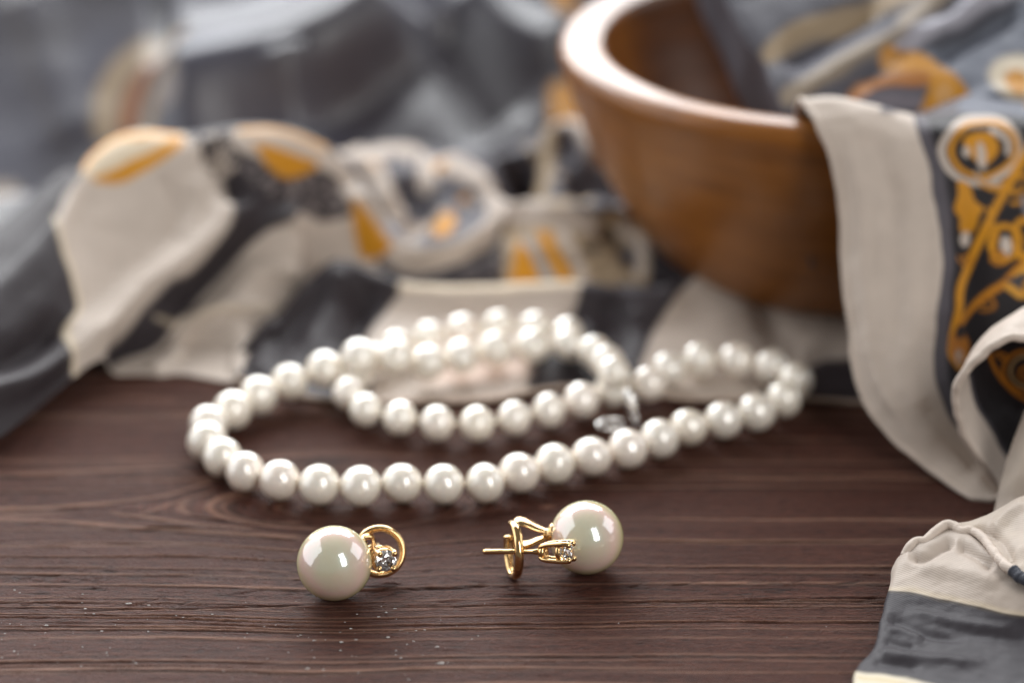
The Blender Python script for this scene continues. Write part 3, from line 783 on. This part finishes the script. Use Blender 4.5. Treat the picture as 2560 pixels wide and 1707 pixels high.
# --- hanging drape over the rim ---------------------------------------------
def c7(pts): return [(1960 + x / 2.01, 220 + y / 2.01) for x, y in pts]
def p_drape(p):
    edge = c7([(640, 60), (650, 150), (700, 300), (740, 450), (765, 600), (782, 750), (787, 900), (772, 1050), (752, 1250), (752, 1400), (800, 1568), (860, 1680), (1000, 1850)])
    p.poly(edge + [(3000, 1140), (3000, 200)], DARK, 3, 0)
    p.stroke([(x + 17, y) for x, y in edge], 34, lin(84, 80, 86), 3)
    O = GOLD
    p.poly([(2395, 100), (2395, 290), (2560, 296), (3000, 290), (3000, 100)], lin(96, 99, 110), 4, 0)
    p.poly([(2200, 100), (2200, 286), (2300, 286), (2395, 290), (2395, 100)], lin(84, 80, 86), 4, 0)
    p.ring(*c7([(985, 318)])[0], 95, 79, 15, CREAM, 2.5, -8)
    p.ring(*c7([(1000, 312)])[0], 80, 65, 11, O, 2.5, -8)
    p.poly(c7([(900, 262), (960, 232), (1040, 240), (1075, 300), (1055, 360), (1010, 392), (960, 362), (925, 325)]), O, 2.2, 4)
    p.ell(*c7([(995, 345)])[0], 12, 34, CREAM, 2.5, -12)
    p.ell(*c7([(915, 320)])[0], 10, 14, CREAM, 2.5)
    p.stroke(c7([(1040, 220), (1110, 260), (1120, 330)]), 14, CREAM, 2.5)
    p.poly(c7([(870, 470), (930, 490), (960, 560), (1005, 600), (985, 640), (970, 700), (930, 720), (890, 690), (880, 640), (850, 600), (870, 540)]), O, 2.5, 4)
    p.ell(*c7([(925, 740)])[0], 12, 18, CREAM, 2.5)
    p.stroke(c7([(1240, 280), (1190, 370), (1100, 540), (1010, 720), (930, 900), (890, 1060), (860, 1200), (840, 1330), (880, 1400)]), 21, O, 2.5)
    p.stroke(c7([(1000, 470), (1080, 500), (1150, 460)]), 20, O, 2.5)
    p.stroke(c7([(1260, 800), (1180, 900), (1060, 1020), (930, 1130), (880, 1200)]), 17, lin(178, 116, 34), 2.5)
    p.ring(*c7([(1110, 775)])[0], 36, 42, 12, O, 2.5)
    p.ell(*c7([(1110, 790)])[0], 14, 26, CREAM, 2.5, -10)
    p.ring(*c7([(1210, 760)])[0], 30, 44, 12, O, 2.5)
    p.poly(c7([(1100, 1000), (1206, 880), (1300, 860), (1300, 1060), (1180, 1060)]), lin(206, 150, 60), 3, 0)
    p.poly(c7([(1110, 960), (1206, 930), (1300, 1000), (1206, 1030)]), lin(70, 68, 72), 3, 0)
    p.ell(*c7([(880, 1310)])[0], 26, 44, lin(164, 104, 40), 3)
    p.ell(*c7([(880, 1360)])[0], 12, 20, CREAM * .7, 3)
    p.ell(*c7([(890, 1230)])[0], 12, 20, DARK, 3)
    p.spiral(2548, 470, 40, 1.4, 11, O, 2.0, 1.0, -1); p.spiral(2500, 640, 26, 1.3, 8, lin(178, 116, 34), .5)
    p.spiral(2420, 640, 22, 1.2, 7, lin(178, 116, 34), 3.4, .9, -1); p.spiral(2600, 720, 44, 1.5, 10, O, 1.0)
    p.spiral(2470, 760, 24, 1.2, 7, lin(168, 108, 34), 2.2, .9, -1); p.spiral(2412, 900, 20, 1.3, 7, lin(168, 108, 34), 1.2)
    p.stroke([(2470, 520), (2490, 580), (2484, 620)], 7, O, 2.2); p.stroke([(2440, 430), (2462, 455), (2500, 462)], 7, CREAM * .8, 2.2)
    p.stroke(c7([(1206, 560), (1230, 640), (1280, 700)]), 14, lin(130, 126, 130), 3)
dr = [
 [(1985, 330, 93), (2080, 330, 93), (2190, 335, 93), (2300, 285, 97), (2430, 238, 98.5), (2720, 190, 118)],
 [(1990, 275, 89.5), (2088, 272, 89.5), (2195, 288, 89), (2295, 290, 90), (2430, 272, 90.5), (2720, 240, 106)],
 [(2008, 252, 85), (2095, 246, 85), (2200, 270, 84.5), (2292, 296, 84), (2430, 302, 84), (2720, 288, 95)],
 [(2044, 314, 79), (2140, 306, 79), (2220, 320, 79), (2302, 334, 78.5), (2440, 342, 79), (2720, 330, 88)],
 [(2079, 394, 75), (2165, 396, 74.5), (2245, 405, 74), (2326, 435, 73.5), (2450, 450, 74), (2720, 440, 80)],
 [(2104, 538, 70), (2190, 540, 68.5), (2270, 545, 68), (2346, 560, 68), (2460, 570, 68.5), (2720, 570, 72)],
 [(2108, 660, 66), (2200, 660, 63.5), (2280, 660, 62.5), (2350, 668, 63), (2470, 670, 63), (2720, 670, 63)],
 [(2129, 842, 58), (2210, 835, 55), (2280, 830, 54), (2336, 842, 55.5), (2470, 840, 57), (2720, 840, 57)],
 [(2150, 970, 53), (2225, 965, 49.5), (2290, 960, 48), (2344, 958, 50), (2470, 950, 53), (2720, 950, 53)],
 [(2217, 1079, 47), (2280, 1070, 44.5), (2340, 1060, 43.5), (2400, 1060, 46), (2500, 1050, 49), (2720, 1050, 49)],
 [(2340, 1182, 40), (2380, 1165, 39.5), (2420, 1150, 39.5), (2460, 1140, 42), (2530, 1120, 46), (2720, 1100, 47)],
 [(2430, 1248, 33.5), (2462, 1254, 33), (2490, 1256, 33), (2503, 1228, 36), (2540, 1200, 41), (2720, 1180, 42)]]
_, gd = sheet('hanging_drape', dr, 420, 310, scarf, CREAM, p_drape,
      creases=[([(2180, 330), (2230, 480), (2240, 700), (2250, 900)], -1.0, 30), ([(2110, 320), (2150, 500), (2160, 700), (2190, 930), (2290, 1090)], .8, 18),
               ([(2330, 480), (2350, 640), (2340, 850)], .8, 24), ([(2400, 500), (2420, 700), (2400, 900)], -1.4, 40), ([(2300, 1000), (2380, 1100), (2460, 1180)], -1.2, 26)],
      noise=(.45, 10), seed=41, ext=1.0)
hem(scarf, np.vstack([gd[40:, 0][::14], gd[-1, 20:150:30]]), .5, CREAM * 1.04, 240, .22, 9)

# --- curled edge at the right ------------------------------------------------
E = [(2740, 850, 31), (2600, 847, 30.5), (2522, 846, 30), (2459, 884, 30), (2415, 930, 30.5), (2391, 980, 31), (2396, 1030, 32), (2414, 1085, 33), (2445, 1135, 34), (2492, 1216, 35.5), (2540, 1245, 34), (2640, 1250, 34)]
E3 = np.array([to3(p) for p in E])
shifts = [(0, 0, 0), (.6, 2.2, .35), (1.8, 5.5, .9), (3.4, 9, 1.1), (6, 12.5, .6), (10, 16, -1.5), (15, 18, -5)]
crow = [[e + np.array(s) * np.array([1, 1, 1]) for e in E3] for s in shifts]
def p_curl(p):
    p.c[:] = CREAM * 1.05
p_idx = {}
def p_curl2(p):
    # the print starts a hand's breadth inside the hem
    n = len(p.x); nu, nv = 120, 300
    u = (np.arange(n) // nv) / (nu - 1.0); v = (np.arange(n) % nv) / (nv - 1.0)
    p.c[:] = CREAM
    inner = (v > .30)
    d = u - (.46 - .30 * np.clip((v - .3) * 2.5, 0, 1) * 0)
    t = np.clip((d + .012) / .024, 0, 1) * inner
    p.mix(t, DARK)
    p.mix(np.clip(1 - np.abs(u - .49) / .03, 0, 1) * inner * (u > .46), lin(84, 80, 86))
    cc = p.c.copy()
    G1 = lin(178, 112, 36)
    p.stroke([(2468, 880), (2490, 930), (2520, 970), (2580, 1005)], 9, G1, 2.5)
    p.ring(2560, 925, 56, 52, 8, G1, 2.5); p.ring(2566, 925, 44, 40, 5, lin(196, 160, 110), 2.5)
    p.spiral(2570, 928, 30, 1.4, 8, G1, 1.0); p.spiral(2500, 890, 16, 1.2, 6, G1, 3.0)
    p.c = np.where(t[:, None] > .5, p.c, cc)
_, gc = sheet('curled_edge', crow, 120, 300, scarf, CREAM, p_curl2, raw=True, noise=(.3, 6), seed=52, thick=.45)
hem(scarf, gc[0, ::10], .75, CREAM * 1.06, 260, .22, 14)

# --- folded end in the foreground -------------------------------------------
def c9(pts): return [(2120 + x / 3.093, 1200 + y / 3.093) for x, y in pts]
def p_end(p):
    p.c[:] = CREAM * .86  # same cream cloth, colour dimmed to stand in for weaker light here
    ln = c9([(200, 845), (330, 857), (500, 877), (650, 905), (800, 938), (950, 975), (1100, 1012), (1361, 1062), (1800, 1130)])
    p.poly(ln + [(2800, 1900), (2000, 1900), (2060, 1600)], lin(56, 53, 57), 2, 0)
    p.stroke([(x, y - 5) for x, y in ln], 16, lin(198, 182, 150), 5, .3)
    p.stroke([(x - 2, y + 27) for x, y in ln], 7, lin(54, 51, 55), 3, .9)
    p.stroke([(x, y + 3) for x, y in ln], 4, lin(52, 48, 50), 2, .8)
    p.poly(c9([(40, 1480), (200, 1500), (500, 1552), (700, 1592), (1000, 1660), (1500, 1760), (1500, 2400), (0, 2400)]), lin(200, 190, 170), 3, 0)
    p.stroke(c9([(100, 1530), (300, 1560), (520, 1610)]), 6, lin(186, 170, 130), 3)
er = [
 [(2150, 1800, None, .4), (2135, 1790, None, 1.4), (2145, 1790, None, 2.4), (2220, 1795, None, 2.8), (2340, 1800, None, 3.0), (2480, 1810, None, 3.2), (2760, 1820, None, 3.4)],
 [(2158, 1690, None, .4), (2140, 1688, None, 1.4), (2152, 1680, None, 2.5), (2220, 1685, None, 2.9), (2340, 1700, None, 3.0), (2480, 1715, None, 3.2), (2760, 1730, None, 3.4)],
 [(2206, 1622, None, .4), (2186, 1622, None, 1.6), (2198, 1612, None, 2.8), (2260, 1612, None, 3.2), (2360, 1625, None, 3.4), (2490, 1640, None, 3.6), (2760, 1660, None, 3.8)],
 [(2226, 1560, None, .5), (2203, 1560, None, 1.9), (2214, 1550, None, 3.2), (2280, 1552, None, 3.6), (2370, 1565, None, 3.9), (2490, 1580, None, 4.2), (2760, 1600, None, 4.4)],
 [(2240, 1508, None, .6), (2217, 1508, None, 2.2), (2228, 1492, None, 3.8), (2290, 1497, None, 4.4), (2380, 1512, None, 4.9), (2490, 1530, None, 5.4), (2760, 1552, None, 5.8)],
 [(2250, 1472, None, .7), (2226, 1468, None, 2.6), (2238, 1448, None, 4.8), (2296, 1450, None, 5.6), (2384, 1465, None, 6.3), (2490, 1485, None, 7.0), (2760, 1508, None, 7.5)],
 [(2264, 1430, None, .8), (2238, 1420, None, 3.0), (2252, 1402, None, 5.8), (2304, 1408, None, 6.8), (2390, 1420, None, 7.6), (2490, 1440, None, 8.4), (2760, 1465, None, 9.0)],
 [(2282, 1400, None, .9), (2258, 1390, None, 3.4), (2272, 1374, None, 6.4), (2316, 1374, None, 7.6), (2394, 1375, None, 8.4), (2490, 1405, None, 9.2), (2760, 1430, None, 10.0)],
 [(2296, 1385, None, 1.0), (2274, 1374, None, 3.6), (2284, 1360, None, 6.6), (2330, 1338, None, 8.0), (2396, 1326, None, 8.8), (2490, 1388, None, 9.4), (2760, 1500, None, 10.0)],
 [(2306, 1380, None, .8), (2290, 1374, None, 2.6), (2298, 1358, None, 5.2), (2344, 1336, None, 6.4), (2404, 1324, None, 7.4), (2500, 1374, None, 7.6), (2770, 1480, None, 8.0)]]
sheet('folded_end', er, 330, 340, scarf, CREAM, p_end,
      creases=[([(2215, 1545), (2260, 1560), (2320, 1590), (2420, 1600)], -.6, 12), ([(2212, 1575), (2260, 1582), (2310, 1600)], .5, 12), ([(2205, 1600), (2250, 1615), (2290, 1622)], -.5, 10),
               ([(2195, 1630), (2240, 1640), (2330, 1650), (2480, 1660)], .6, 12), ([(2180, 1655), (2230, 1660), (2300, 1672)], -.4, 10), ([(2260, 1530), (2400, 1560), (2560, 1580)], .5, 14),
               ([(2270, 1390), (2310, 1395), (2350, 1370), (2390, 1352)], -1.3, 13), ([(2390, 1360), (2440, 1385), (2490, 1420)], -1.2, 16), ([(2300, 1420), (2400, 1430), (2500, 1460)], .5, 20), ([(2340, 1560), (2450, 1590), (2600, 1605)], -.4, 18)],
      noise=(.25, 5), seed=61, thick=.4, ext=1.0)
def p_cream(p): p.c[:] = CREAM * .86; p.mix(.5 * (.25 + .2 * fbm(p.x / 40, p.y / 40, 71, 2)), CREAM2 * .9)  # cream of the same cloth, darkened in place of the lower light
up = [
 [(2340, 1328, None, 8.4), (2385, 1315, None, 9.0), (2407, 1330, None, 8.9), (2431, 1328, None, 9.2), (2456, 1344, None, 9.6), (2482, 1376, None, 10.0), (2508, 1408, None, 10.2), (2534, 1428, None, 10.3), (2760, 1520, None, 11)],
 [(2352, 1322, None, 8.8), (2392, 1310, None, 9.4), (2416, 1318, None, 9.6), (2444, 1316, None, 9.9), (2472, 1328, None, 10.3), (2502, 1352, None, 10.8), (2530, 1378, None, 11.2), (2562, 1396, None, 11.5), (2760, 1460, None, 12.5)],
 [(2360, 1319, None, 8.6), (2396, 1309, None, 9.2), (2424, 1311, None, 9.6), (2462, 1302, None, 10.4), (2500, 1304, None, 11.2), (2535, 1318, None, 12.0), (2570, 1335, None, 12.8), (2610, 1345, None, 13.4), (2760, 1370, None, 14.5)],
 [(2366, 1322, None, 8.0), (2400, 1311, None, 8.6), (2430, 1303, None, 9.4), (2470, 1287, None, 10.6), (2504, 1270, None, 11.8), (2545, 1250, None, 13.0), (2590, 1234, None, 14.4), (2640, 1222, None, 15.4), (2760, 1200, None, 17)],
 [(2372, 1330, None, 6.6), (2406, 1318, None, 7.0), (2438, 1310, None, 7.8), (2478, 1294, None, 9.0), (2512, 1278, None, 10.0), (2552, 1260, None, 11.2), (2600, 1246, None, 12.4), (2650, 1234, None, 13.4), (2760, 1214, None, 15)]]
_, gu = sheet('turned_back_flap', up, 120, 220, scarf, CREAM, p_cream, noise=(.35, 6), seed=72, ext=1.0, creases=[([(2480, 1330), (2520, 1290), (2570, 1260)], .8, 14), ([(2440, 1320), (2500, 1350), (2540, 1420)], -.8, 14)], thick=.4)
HP = [atZ(x, y, z) for (x, y), z in zip(c9([(440, 585), (480, 520), (530, 470), (600, 465), (680, 395), (750, 343), (820, 352), (885, 398), (960, 392), (1040, 442), (1120, 540), (1200, 640), (1275, 700)]),
      [5.8, 6.9, 7.6, 7.8, 8.6, 9.2, 9.2, 9.0, 9.4, 9.8, 10.2, 10.4, 10.4])]
hem(scarf, HP, .78, CREAM * 1.08, 220, .12, 21)
HP2 = [atZ(x, y, z) for (x, y), z in zip(c9([(1275, 700), (1310, 730), (1370, 770), (1460, 800)]), [10.4, 10.3, 10.2, 10.2])]
hem(scarf, HP2, 1.0, lin(60, 62, 70), 60, .08, 22)
tw = [
 [(2480, 1330, None, 3.0), (2525, 1330, None, 4.5), (2580, 1330, None, 5), (2760, 1330, None, 6)],
 [(2488, 1285, 22), (2520, 1270, 20.5), (2570, 1260, 20), (2760, 1260, 20)],
 [(2501, 1215, 25), (2530, 1195, 23), (2580, 1180, 22.5), (2760, 1170, 22.5)],
 [(2522, 1140, 28), (2555, 1110, 26), (2600, 1090, 25.5), (2760, 1070, 25.5)],
 [(2546, 1075, 29.5), (2580, 1030, 28), (2630, 1000, 27.5), (2760, 980, 27.5)],
 [(2562, 1030, 30), (2600, 970, 29), (2660, 930, 28.5), (2800, 900, 28.5)]]
_, gt = sheet('upright_fold', tw, 160, 90, scarf, CREAM, p_cream, noise=(.3, 8), seed=81, thick=.4, ext=1.0)

# ------------------------------------------------------------------ pearl necklace
def build_necklace():
    # strand as it lies: photo pixel of each bead's centre and its height above the table
    main = [  # from the clasp end round the inner bow, left loop, front, right loop, middle, back row
     (1548, 948, 8.2), (1524, 918, 7.6), (1506, 893, 6.4), (1452, 864, 5.6), (1404, 862, 5.4), (1333, 866, 5.4), (1242, 873, 5.4), (1149, 893, 5.4), (1062, 908, 5.8),
     (994, 893, 8.2), (928, 886, 9.2), (853, 909, 6.8), (757, 943, 4.8), (664, 979, 4.1), (585, 1023, 3.7), (532, 1050, 3.6), (514, 1084, 3.6), (524, 1114, 3.6), (557, 1144, 3.6),
     (612, 1178, 3.6), (693, 1199, 3.6), (788, 1211, 3.6), (896, 1215, 3.6), (1005, 1208, 3.6), (1115, 1210, 3.6), (1223, 1206, 3.6), (1322, 1174, 3.6),
     (1408, 1155, 3.6), (1501, 1137, 3.6), (1597, 1115, 3.6), (1670, 1088, 3.6), (1746, 1060, 3.6), (1835, 1046, 3.6), (1912, 1022, 3.7), (1968, 990, 4.2),
     (1990, 952, 4.8), (1952, 924, 5.0), (1867, 903, 5.0), (1770, 897, 5.0), (1681, 918, 4.8), (1618, 962, 4.4), (1546, 968, 4.2), (1461, 998, 3.8), (1392, 1020, 3.6),
     (1312, 1040, 3.6), (1217, 1057, 3.6), (1115, 1059, 3.6), (1022, 1048, 3.6), (937, 1032, 3.6), (884, 1006, 3.8), (872, 966, 4.4), (900, 925, 4.9), (950, 885, 5.0), (1000, 862, 5.0),
     (1062, 846, 5.1), (1141, 827, 5.3), (1240, 815, 5.4), (1334, 818, 5.4), (1415, 832, 5.6), (1468, 850, 6.0)]
    P = np.array([atZ(*p) for p in main])
    D = catmull(P, 4000)
    s = np.r_[0, np.cumsum(np.linalg.norm(np.diff(D, axis=0), axis=1))]
    # keep the front arc in register: bead at control point (1005,1208)
    k0 = np.argmin(np.linalg.norm(D - atZ(1005, 1208, 3.6), axis=1)); s0 = s[k0]
    step = 7.06
    ts = np.arange(s0 - step * math.floor(s0 / step), s[-1], step)
    pts = np.stack([np.interp(ts, s, D[:, k]) for k in range(3)], 1)
    root = thing('pearl_necklace', (10, 55, 0), 'coiled strand of round white pearls with silver clasp on the dark wood', 'necklace')
    # three bead shapes, shared
    shapes = []
    for k in range(3):
        V, F = sphere((0, 0, 0), (1, 1, 1), 40, 26)
        f = 1 + .018 * fbm(V[:, 0] * 2 + k * 7, V[:, 1] * 2 + V[:, 2], k, 2)
        V = V * f[:, None] * np.array([1.0, 1.0, [.96, .985, .935][k]])
        me = bpy.data.meshes.new('pearl'); me.from_pydata((V * MM).tolist(), [], F); me.update()
        me.polygons.foreach_set('use_smooth', [True] * len(me.polygons)); me.materials.append(M_PEARL)
        shapes.append(me)
    r = random.Random(3)
    b = base_of(root)
    for i, p in enumerate(pts):
        o = bpy.data.objects.new('pearl', shapes[i % 3]); C.objects.link(o); o.parent = root
        rad = 3.6 * r.uniform(.955, 1.0)
        q = abs(ts[i] - s0) / 190.0                      # a graduated strand: smaller towards the clasp
        rad *= 1 - .13 * min(1.0, max(0.0, q - .25) / .75)
        o.location = ((p - b) * MM).tolist(); o.scale = (rad, rad, rad)
        o.rotation_euler = (r.uniform(0, 6), r.uniform(0, 6), r.uniform(0, 6))
    V, F = tube(D[::6], .28, ns=6)
    mesh_obj('thread', V, F, M_THREAD, root)
    # clasp: cap, link and open hook
    e = pts[0]
    a = atZ(1577, 1002, 7.2); bq = atZ(1592, 1050, 4.0)
    V, F = lathe([(0, -2.3), (.55, -2.1), (.95, -1.3), (1.1, 0), (.95, 1.3), (.55, 2.1), (0, 2.3)], a, 24, axis=atZ(1590, 1046, 4.2) - atZ(1570, 972, 9.2))
    mesh_obj('clasp_bead', V, F, M_SILVER, root)
    def ringv(c, n, R, rr, stretch=1.0, d=None):
        n = np.asarray(n, float); n /= np.linalg.norm(n)
        h = np.asarray(d, float) if d is not None else np.cross(n, [0, 0, 1.0]); h = h - n * (h @ n); h /= np.linalg.norm(h); g = np.cross(n, h)
        t = np.linspace(0, 2 * math.pi, 40, endpoint=False)
        return tube(c + np.outer(np.cos(t) * R * stretch, h) + np.outer(np.sin(t) * R, g), rr, ns=8, closed=True)
    V, F = ringv(atZ(1586, 1040, 4.6), (1, .5, .3), 1.2, .2, 1.3, bq - a); mesh_obj('jump_ring', V, F, M_SILVER, root)
    t = np.linspace(-2.6, 2.6, 50); c = atZ(1532, 1060, 2.8)
    ax = np.array([-1, -.25, 0.0]); ax /= np.linalg.norm(ax); bx = np.array([-.22, .9, .35]); bx /= np.linalg.norm(bx)
    path = c + np.outer(np.cos(t) * 2.6, ax) + np.outer(np.sin(t) * 1.2, bx)
    V, F = tube(path, np.interp(t, [-2.6, 0, 2.6], [.3, .5, .25]), ns=10); mesh_obj('hook', V, F, M_SILVER, root)
    return pts
NP = build_necklace()

# ------------------------------------------------------------------ pearl earrings
def frame(z, xh):
    z = np.asarray(z, float); z = z / np.linalg.norm(z)
    x = np.asarray(xh, float); x = x - z * (x @ z); x /= np.linalg.norm(x)
    return np.stack([x, np.cross(z, x), z], 0)        # rows: local axes in world
def put(VF, Fr, o):
    V, F = VF; return np.asarray(V) @ Fr + np.asarray(o, float), F

def gem_mesh(R):
    V = [(0, 0, .0)]; F = []
    n = 8
    tab = [(R * .54 * math.cos(2 * math.pi * (i + .5) / n), R * .54 * math.sin(2 * math.pi * (i + .5) / n), R * .34) for i in range(n)]
    mid = [(R * .80 * math.cos(2 * math.pi * i / n), R * .80 * math.sin(2 * math.pi * i / n), R * .22) for i in range(n)]
    gi = [(R * math.cos(2 * math.pi * i / 16), R * math.sin(2 * math.pi * i / 16), R * .04) for i in range(16)]
    gl = [(R * math.cos(2 * math.pi * i / 16), R * math.sin(2 * math.pi * i / 16), -R * .04) for i in range(16)]
    pv = [(R * .45 * math.cos(2 * math.pi * (i + .5) / n), R * .45 * math.sin(2 * math.pi * (i + .5) / n), -R * .50) for i in range(n)]
    V = tab + mid + gi + gl + pv + [(0, 0, -R * .86)]
    T, Mi, G, Lo, Pv, Cu = 0, 8, 16, 32, 48, 56
    F.append(tuple(range(8)))
    for i in range(8):
        j = (i + 1) % 8; h = (i - 1) % 8
        F.append((T + h, Mi + i, T + i))                                    # star
        F.append((T + i, Mi + i, G + (2 * i + 1) % 16, Mi + j))               # kite
        F.append((Mi + i, G + 2 * i, G + (2 * i + 1) % 16)); F.append((Mi + i, G + (2 * i - 1) % 16, G + 2 * i))
        F.append((Lo + (2 * i + 1) % 16, Pv + i, Lo + (2 * i + 2) % 16)); F.append((Lo + 2 * i, Pv + i, Lo + (2 * i + 1) % 16))
        F.append((Lo + (2 * i + 2) % 16, Pv + i, Pv + j)); F.append((Pv + i, Cu, Pv + j))
    for i in range(16):
        j = (i + 1) % 16; F.append((G + i, Lo + i, Lo + j, G + j))
    return np.array(V), F

SS = 1.35
def earring(pearl_c, gem_c, gem_dir, gem_up, post_tip, hoop_c, hoop_n, hoop_up, hoop_R, hoop_gap, cap_dir, bail_pts, bail_w, label):
    pc = np.asarray(pearl_c, float)
    root = thing('pearl_earring', (pc[0], pc[1], 0), label, 'earring', 'pair of pearl earrings')
    V, F = sphere(pc, 6.0, 96, 64)
    mesh_obj('pearl', V, F, M_BIG, root, loc=pc)
    cdv = np.asarray(cap_dir, float); cdv /= np.linalg.norm(cdv)
    V, F = lathe([(1.75, 5.62), (1.85, 5.85), (1.6, 6.12), (1.0, 6.35), (.85, 6.7), (.85, 7.0), (0, 7.05)], pc, 36, axis=cdv)
    mesh_obj('pearl_cap', V, F, M_GOLD, root)
    # bail: tapered band bent into a teardrop
    P = arc_resample(catmull(np.array(bail_pts), 120, True), 90)
    cap_end = pc + cdv * 6.8
    dist = np.linalg.norm(P - cap_end, axis=1)
    wd = np.interp(dist, [0, 2.0, 6.5], [bail_w * .45, bail_w * .75, bail_w])
    V, F = tube(P, .36, wd, ns=14, closed=True, up=np.array([.10, 1.0, .12]))
    mesh_obj('bail', V, F, M_GOLD, root)
    # hoop: rounded band with milled inner edge, open at one side
    Fr = frame(hoop_n, hoop_up)
    t = np.linspace(hoop_gap[0], hoop_gap[1], 240)
    circ = np.stack([np.cos(t) * hoop_R[0], np.sin(t) * hoop_R[1], 0 * t], 1)
    W = circ @ Fr + np.asarray(hoop_c, float)
    V, F = tube(W, .56, .74, ns=16, up=Fr[2])
    hp = mesh_obj('hoop', V, F, M_GOLD, root)
    parts = []
    for k in range(46):
        a = hoop_gap[0] + .12 + (hoop_gap[1] - hoop_gap[0] - .24) * k / 45
        c0 = np.array([math.cos(a) * (hoop_R[0] - .50), math.sin(a) * (hoop_R[1] - .50), 0])
        parts.append(put(tube(np.array([c0 + [0, 0, -.42], c0 + [0, 0, .42]]), .13, ns=6), Fr, hoop_c))
    V, F = join(*parts)
    mesh_obj('milled_edge', V, F, M_GOLD, hp)
    # stone setting with four prongs
    Fg = frame(gem_dir, gem_up) * SS; gc_ = np.asarray(gem_c, float)
    lat = lathe([(0, -3.75), (.55, -3.7), (.95, -3.4), (1.05, -3.1), (1.0, -2.85), (.78, -2.75), (.7, -3.0), (0, -3.1)], (0, 0, 0), 28)
    lat2 = tube(np.array([[math.cos(u) * 1.18, math.sin(u) * 1.18, -.95] for u in np.linspace(0, 2 * math.pi, 36, endpoint=False)]), .15, .30, ns=8, closed=True, up=(0, 0, 1))
    V, F = put(join(lat, lat2), Fg, gc_)
    st = mesh_obj('setting', V, F, M_GOLD, root)
    for k in range(4):
        a = math.pi / 4 + k * math.pi / 2
        d = np.array([math.cos(a), math.sin(a), 0])
        path = catmull(np.array([d * .85 + [0, 0, -3.35], d * 1.22 + [0, 0, -2.7], d * 1.40 + [0, 0, -1.4], d * 1.46 + [0, 0, -.1], d * 1.36 + [0, 0, .30]]), 18)
        pr = join(tube(path, .30, .27, ns=10), sphere(d * 1.27 + [0, 0, .30], .38, 16, 10))
        V, F = put(pr, Fg, gc_); mesh_obj('prong', V, F, M_GOLD, st)
    V, F = put(gem_mesh(1.32), Fg, gc_)
    mesh_obj('gemstone', V, F, M_GEM, st, smooth=False)
    # post
    a0 = gc_ - Fg[2] * 3.6; a1 = np.asarray(post_tip, float)
    tt = np.array([0, .12, .3, .5, .52, .7, .93, .98, 1.0])
    rr = np.array([.55, .34, .30, .42, .42, .42, .42, .34, .08])
    V, F = tube(a0 + np.outer(tt, a1 - a0), rr, ns=14); mesh_obj('post', V, F, M_GOLD, root)
    return root

# right earring: lies on its side, post pointing left, stone facing right
pr = atZ(1466, 1343, 5.9)
gr = atY(1421, 1379, -.3)
tipr = atY(1206, 1378, 4.2)
gd_ = gr - tipr; gd_ /= np.linalg.norm(gd_)
hc = atY(1284, 1374, 5.6)
earring(pr, gr, gd_, (0, .35, 1), tipr, hc, (1, .22, -.05), (.0, .15, 1), (4.3, 4.2), (-.35, 4.95), atZ(1369, 1334, 6.6) - pr,
        [atY(1372, 1331, 8.2), atY(1340, 1318, 8.6), atY(1310, 1304, 9.0), atY(1288, 1306, 9.0), atY(1283, 1330, 8.6), atY(1288, 1358, 8.2), atY(1312, 1362, 8.0), atY(1340, 1352, 8.0), atY(1368, 1341, 8.0)], 1.5,
        'pearl earring lying on its side with gold post pointing left')
# left earring: stone turned to the viewer, hoop behind it
pl = atZ(836, 1407, 5.9)
gl = atY(965, 1401, -.9)
tc = (CAM - gl); tc /= np.linalg.norm(tc)
gdir = tc + np.array([.22, .05, -.30]); gdir /= np.linalg.norm(gdir)
hl = atY(949, 1378, 6.0)
earring(pl, gl, gdir, (.12, 0, 1), gl - gdir * 4.9 + np.array([-.2, 4.0, -.6]), hl, (.10, -.85, .5), (0, .5, .85), (3.75, 3.75), (-4.2, 1.3), atY(905, 1352, 4.5) - pl,
        [atY(897, 1362, 4.6), atY(905, 1345, 5.2), atY(918, 1340, 6.0), atY(930, 1342, 6.6), atY(934, 1356, 6.4), atY(926, 1368, 5.8), atY(912, 1370, 5.0)], .8,
        'pearl earring with clear gemstone facing the viewer and gold hoop behind')

# ------------------------------------------------------------------ dust on the wood
def build_dust():
    V = []; F = []
    r = random.Random(21)
    spots = []
    for k in range(170):
        if r.random() < .8: px, py = r.uniform(0, 1250), r.gauss(1600, 60)
        else: px, py = r.uniform(0, 2100), r.uniform(1150, 1707)
        if 1480 < py or r.random() < .25: spots.append((px, py, abs(r.gauss(0, 1))))
    for px, py, q in spots:
        c = atZ(px, py, .03); s = .04 + .085 * q
        n = len(V); m = r.randint(4, 6); a0 = r.uniform(0, 6)
        st = r.uniform(1, 2.4)
        top = []
        for i in range(m):
            a = a0 + 2 * math.pi * i / m; rr = s * r.uniform(.6, 1.2)
            V.append((c[0] + math.cos(a) * rr * st, c[1] + math.sin(a) * rr, c[2] + r.uniform(0, .05)))
        V.append((c[0], c[1], c[2] + s * .6 + .04))
        for i in range(m): F.append((n + i, n + (i + 1) % m, n + m))
    o = mesh_obj('dust', np.array(V), F, M_DUST, smooth=False)
    tag(o, 'pale dust specks scattered over the front of the table', 'dust', None, 'stuff')
build_dust()
for o in bpy.data.objects:
    if '_base' in o: del o['_base']
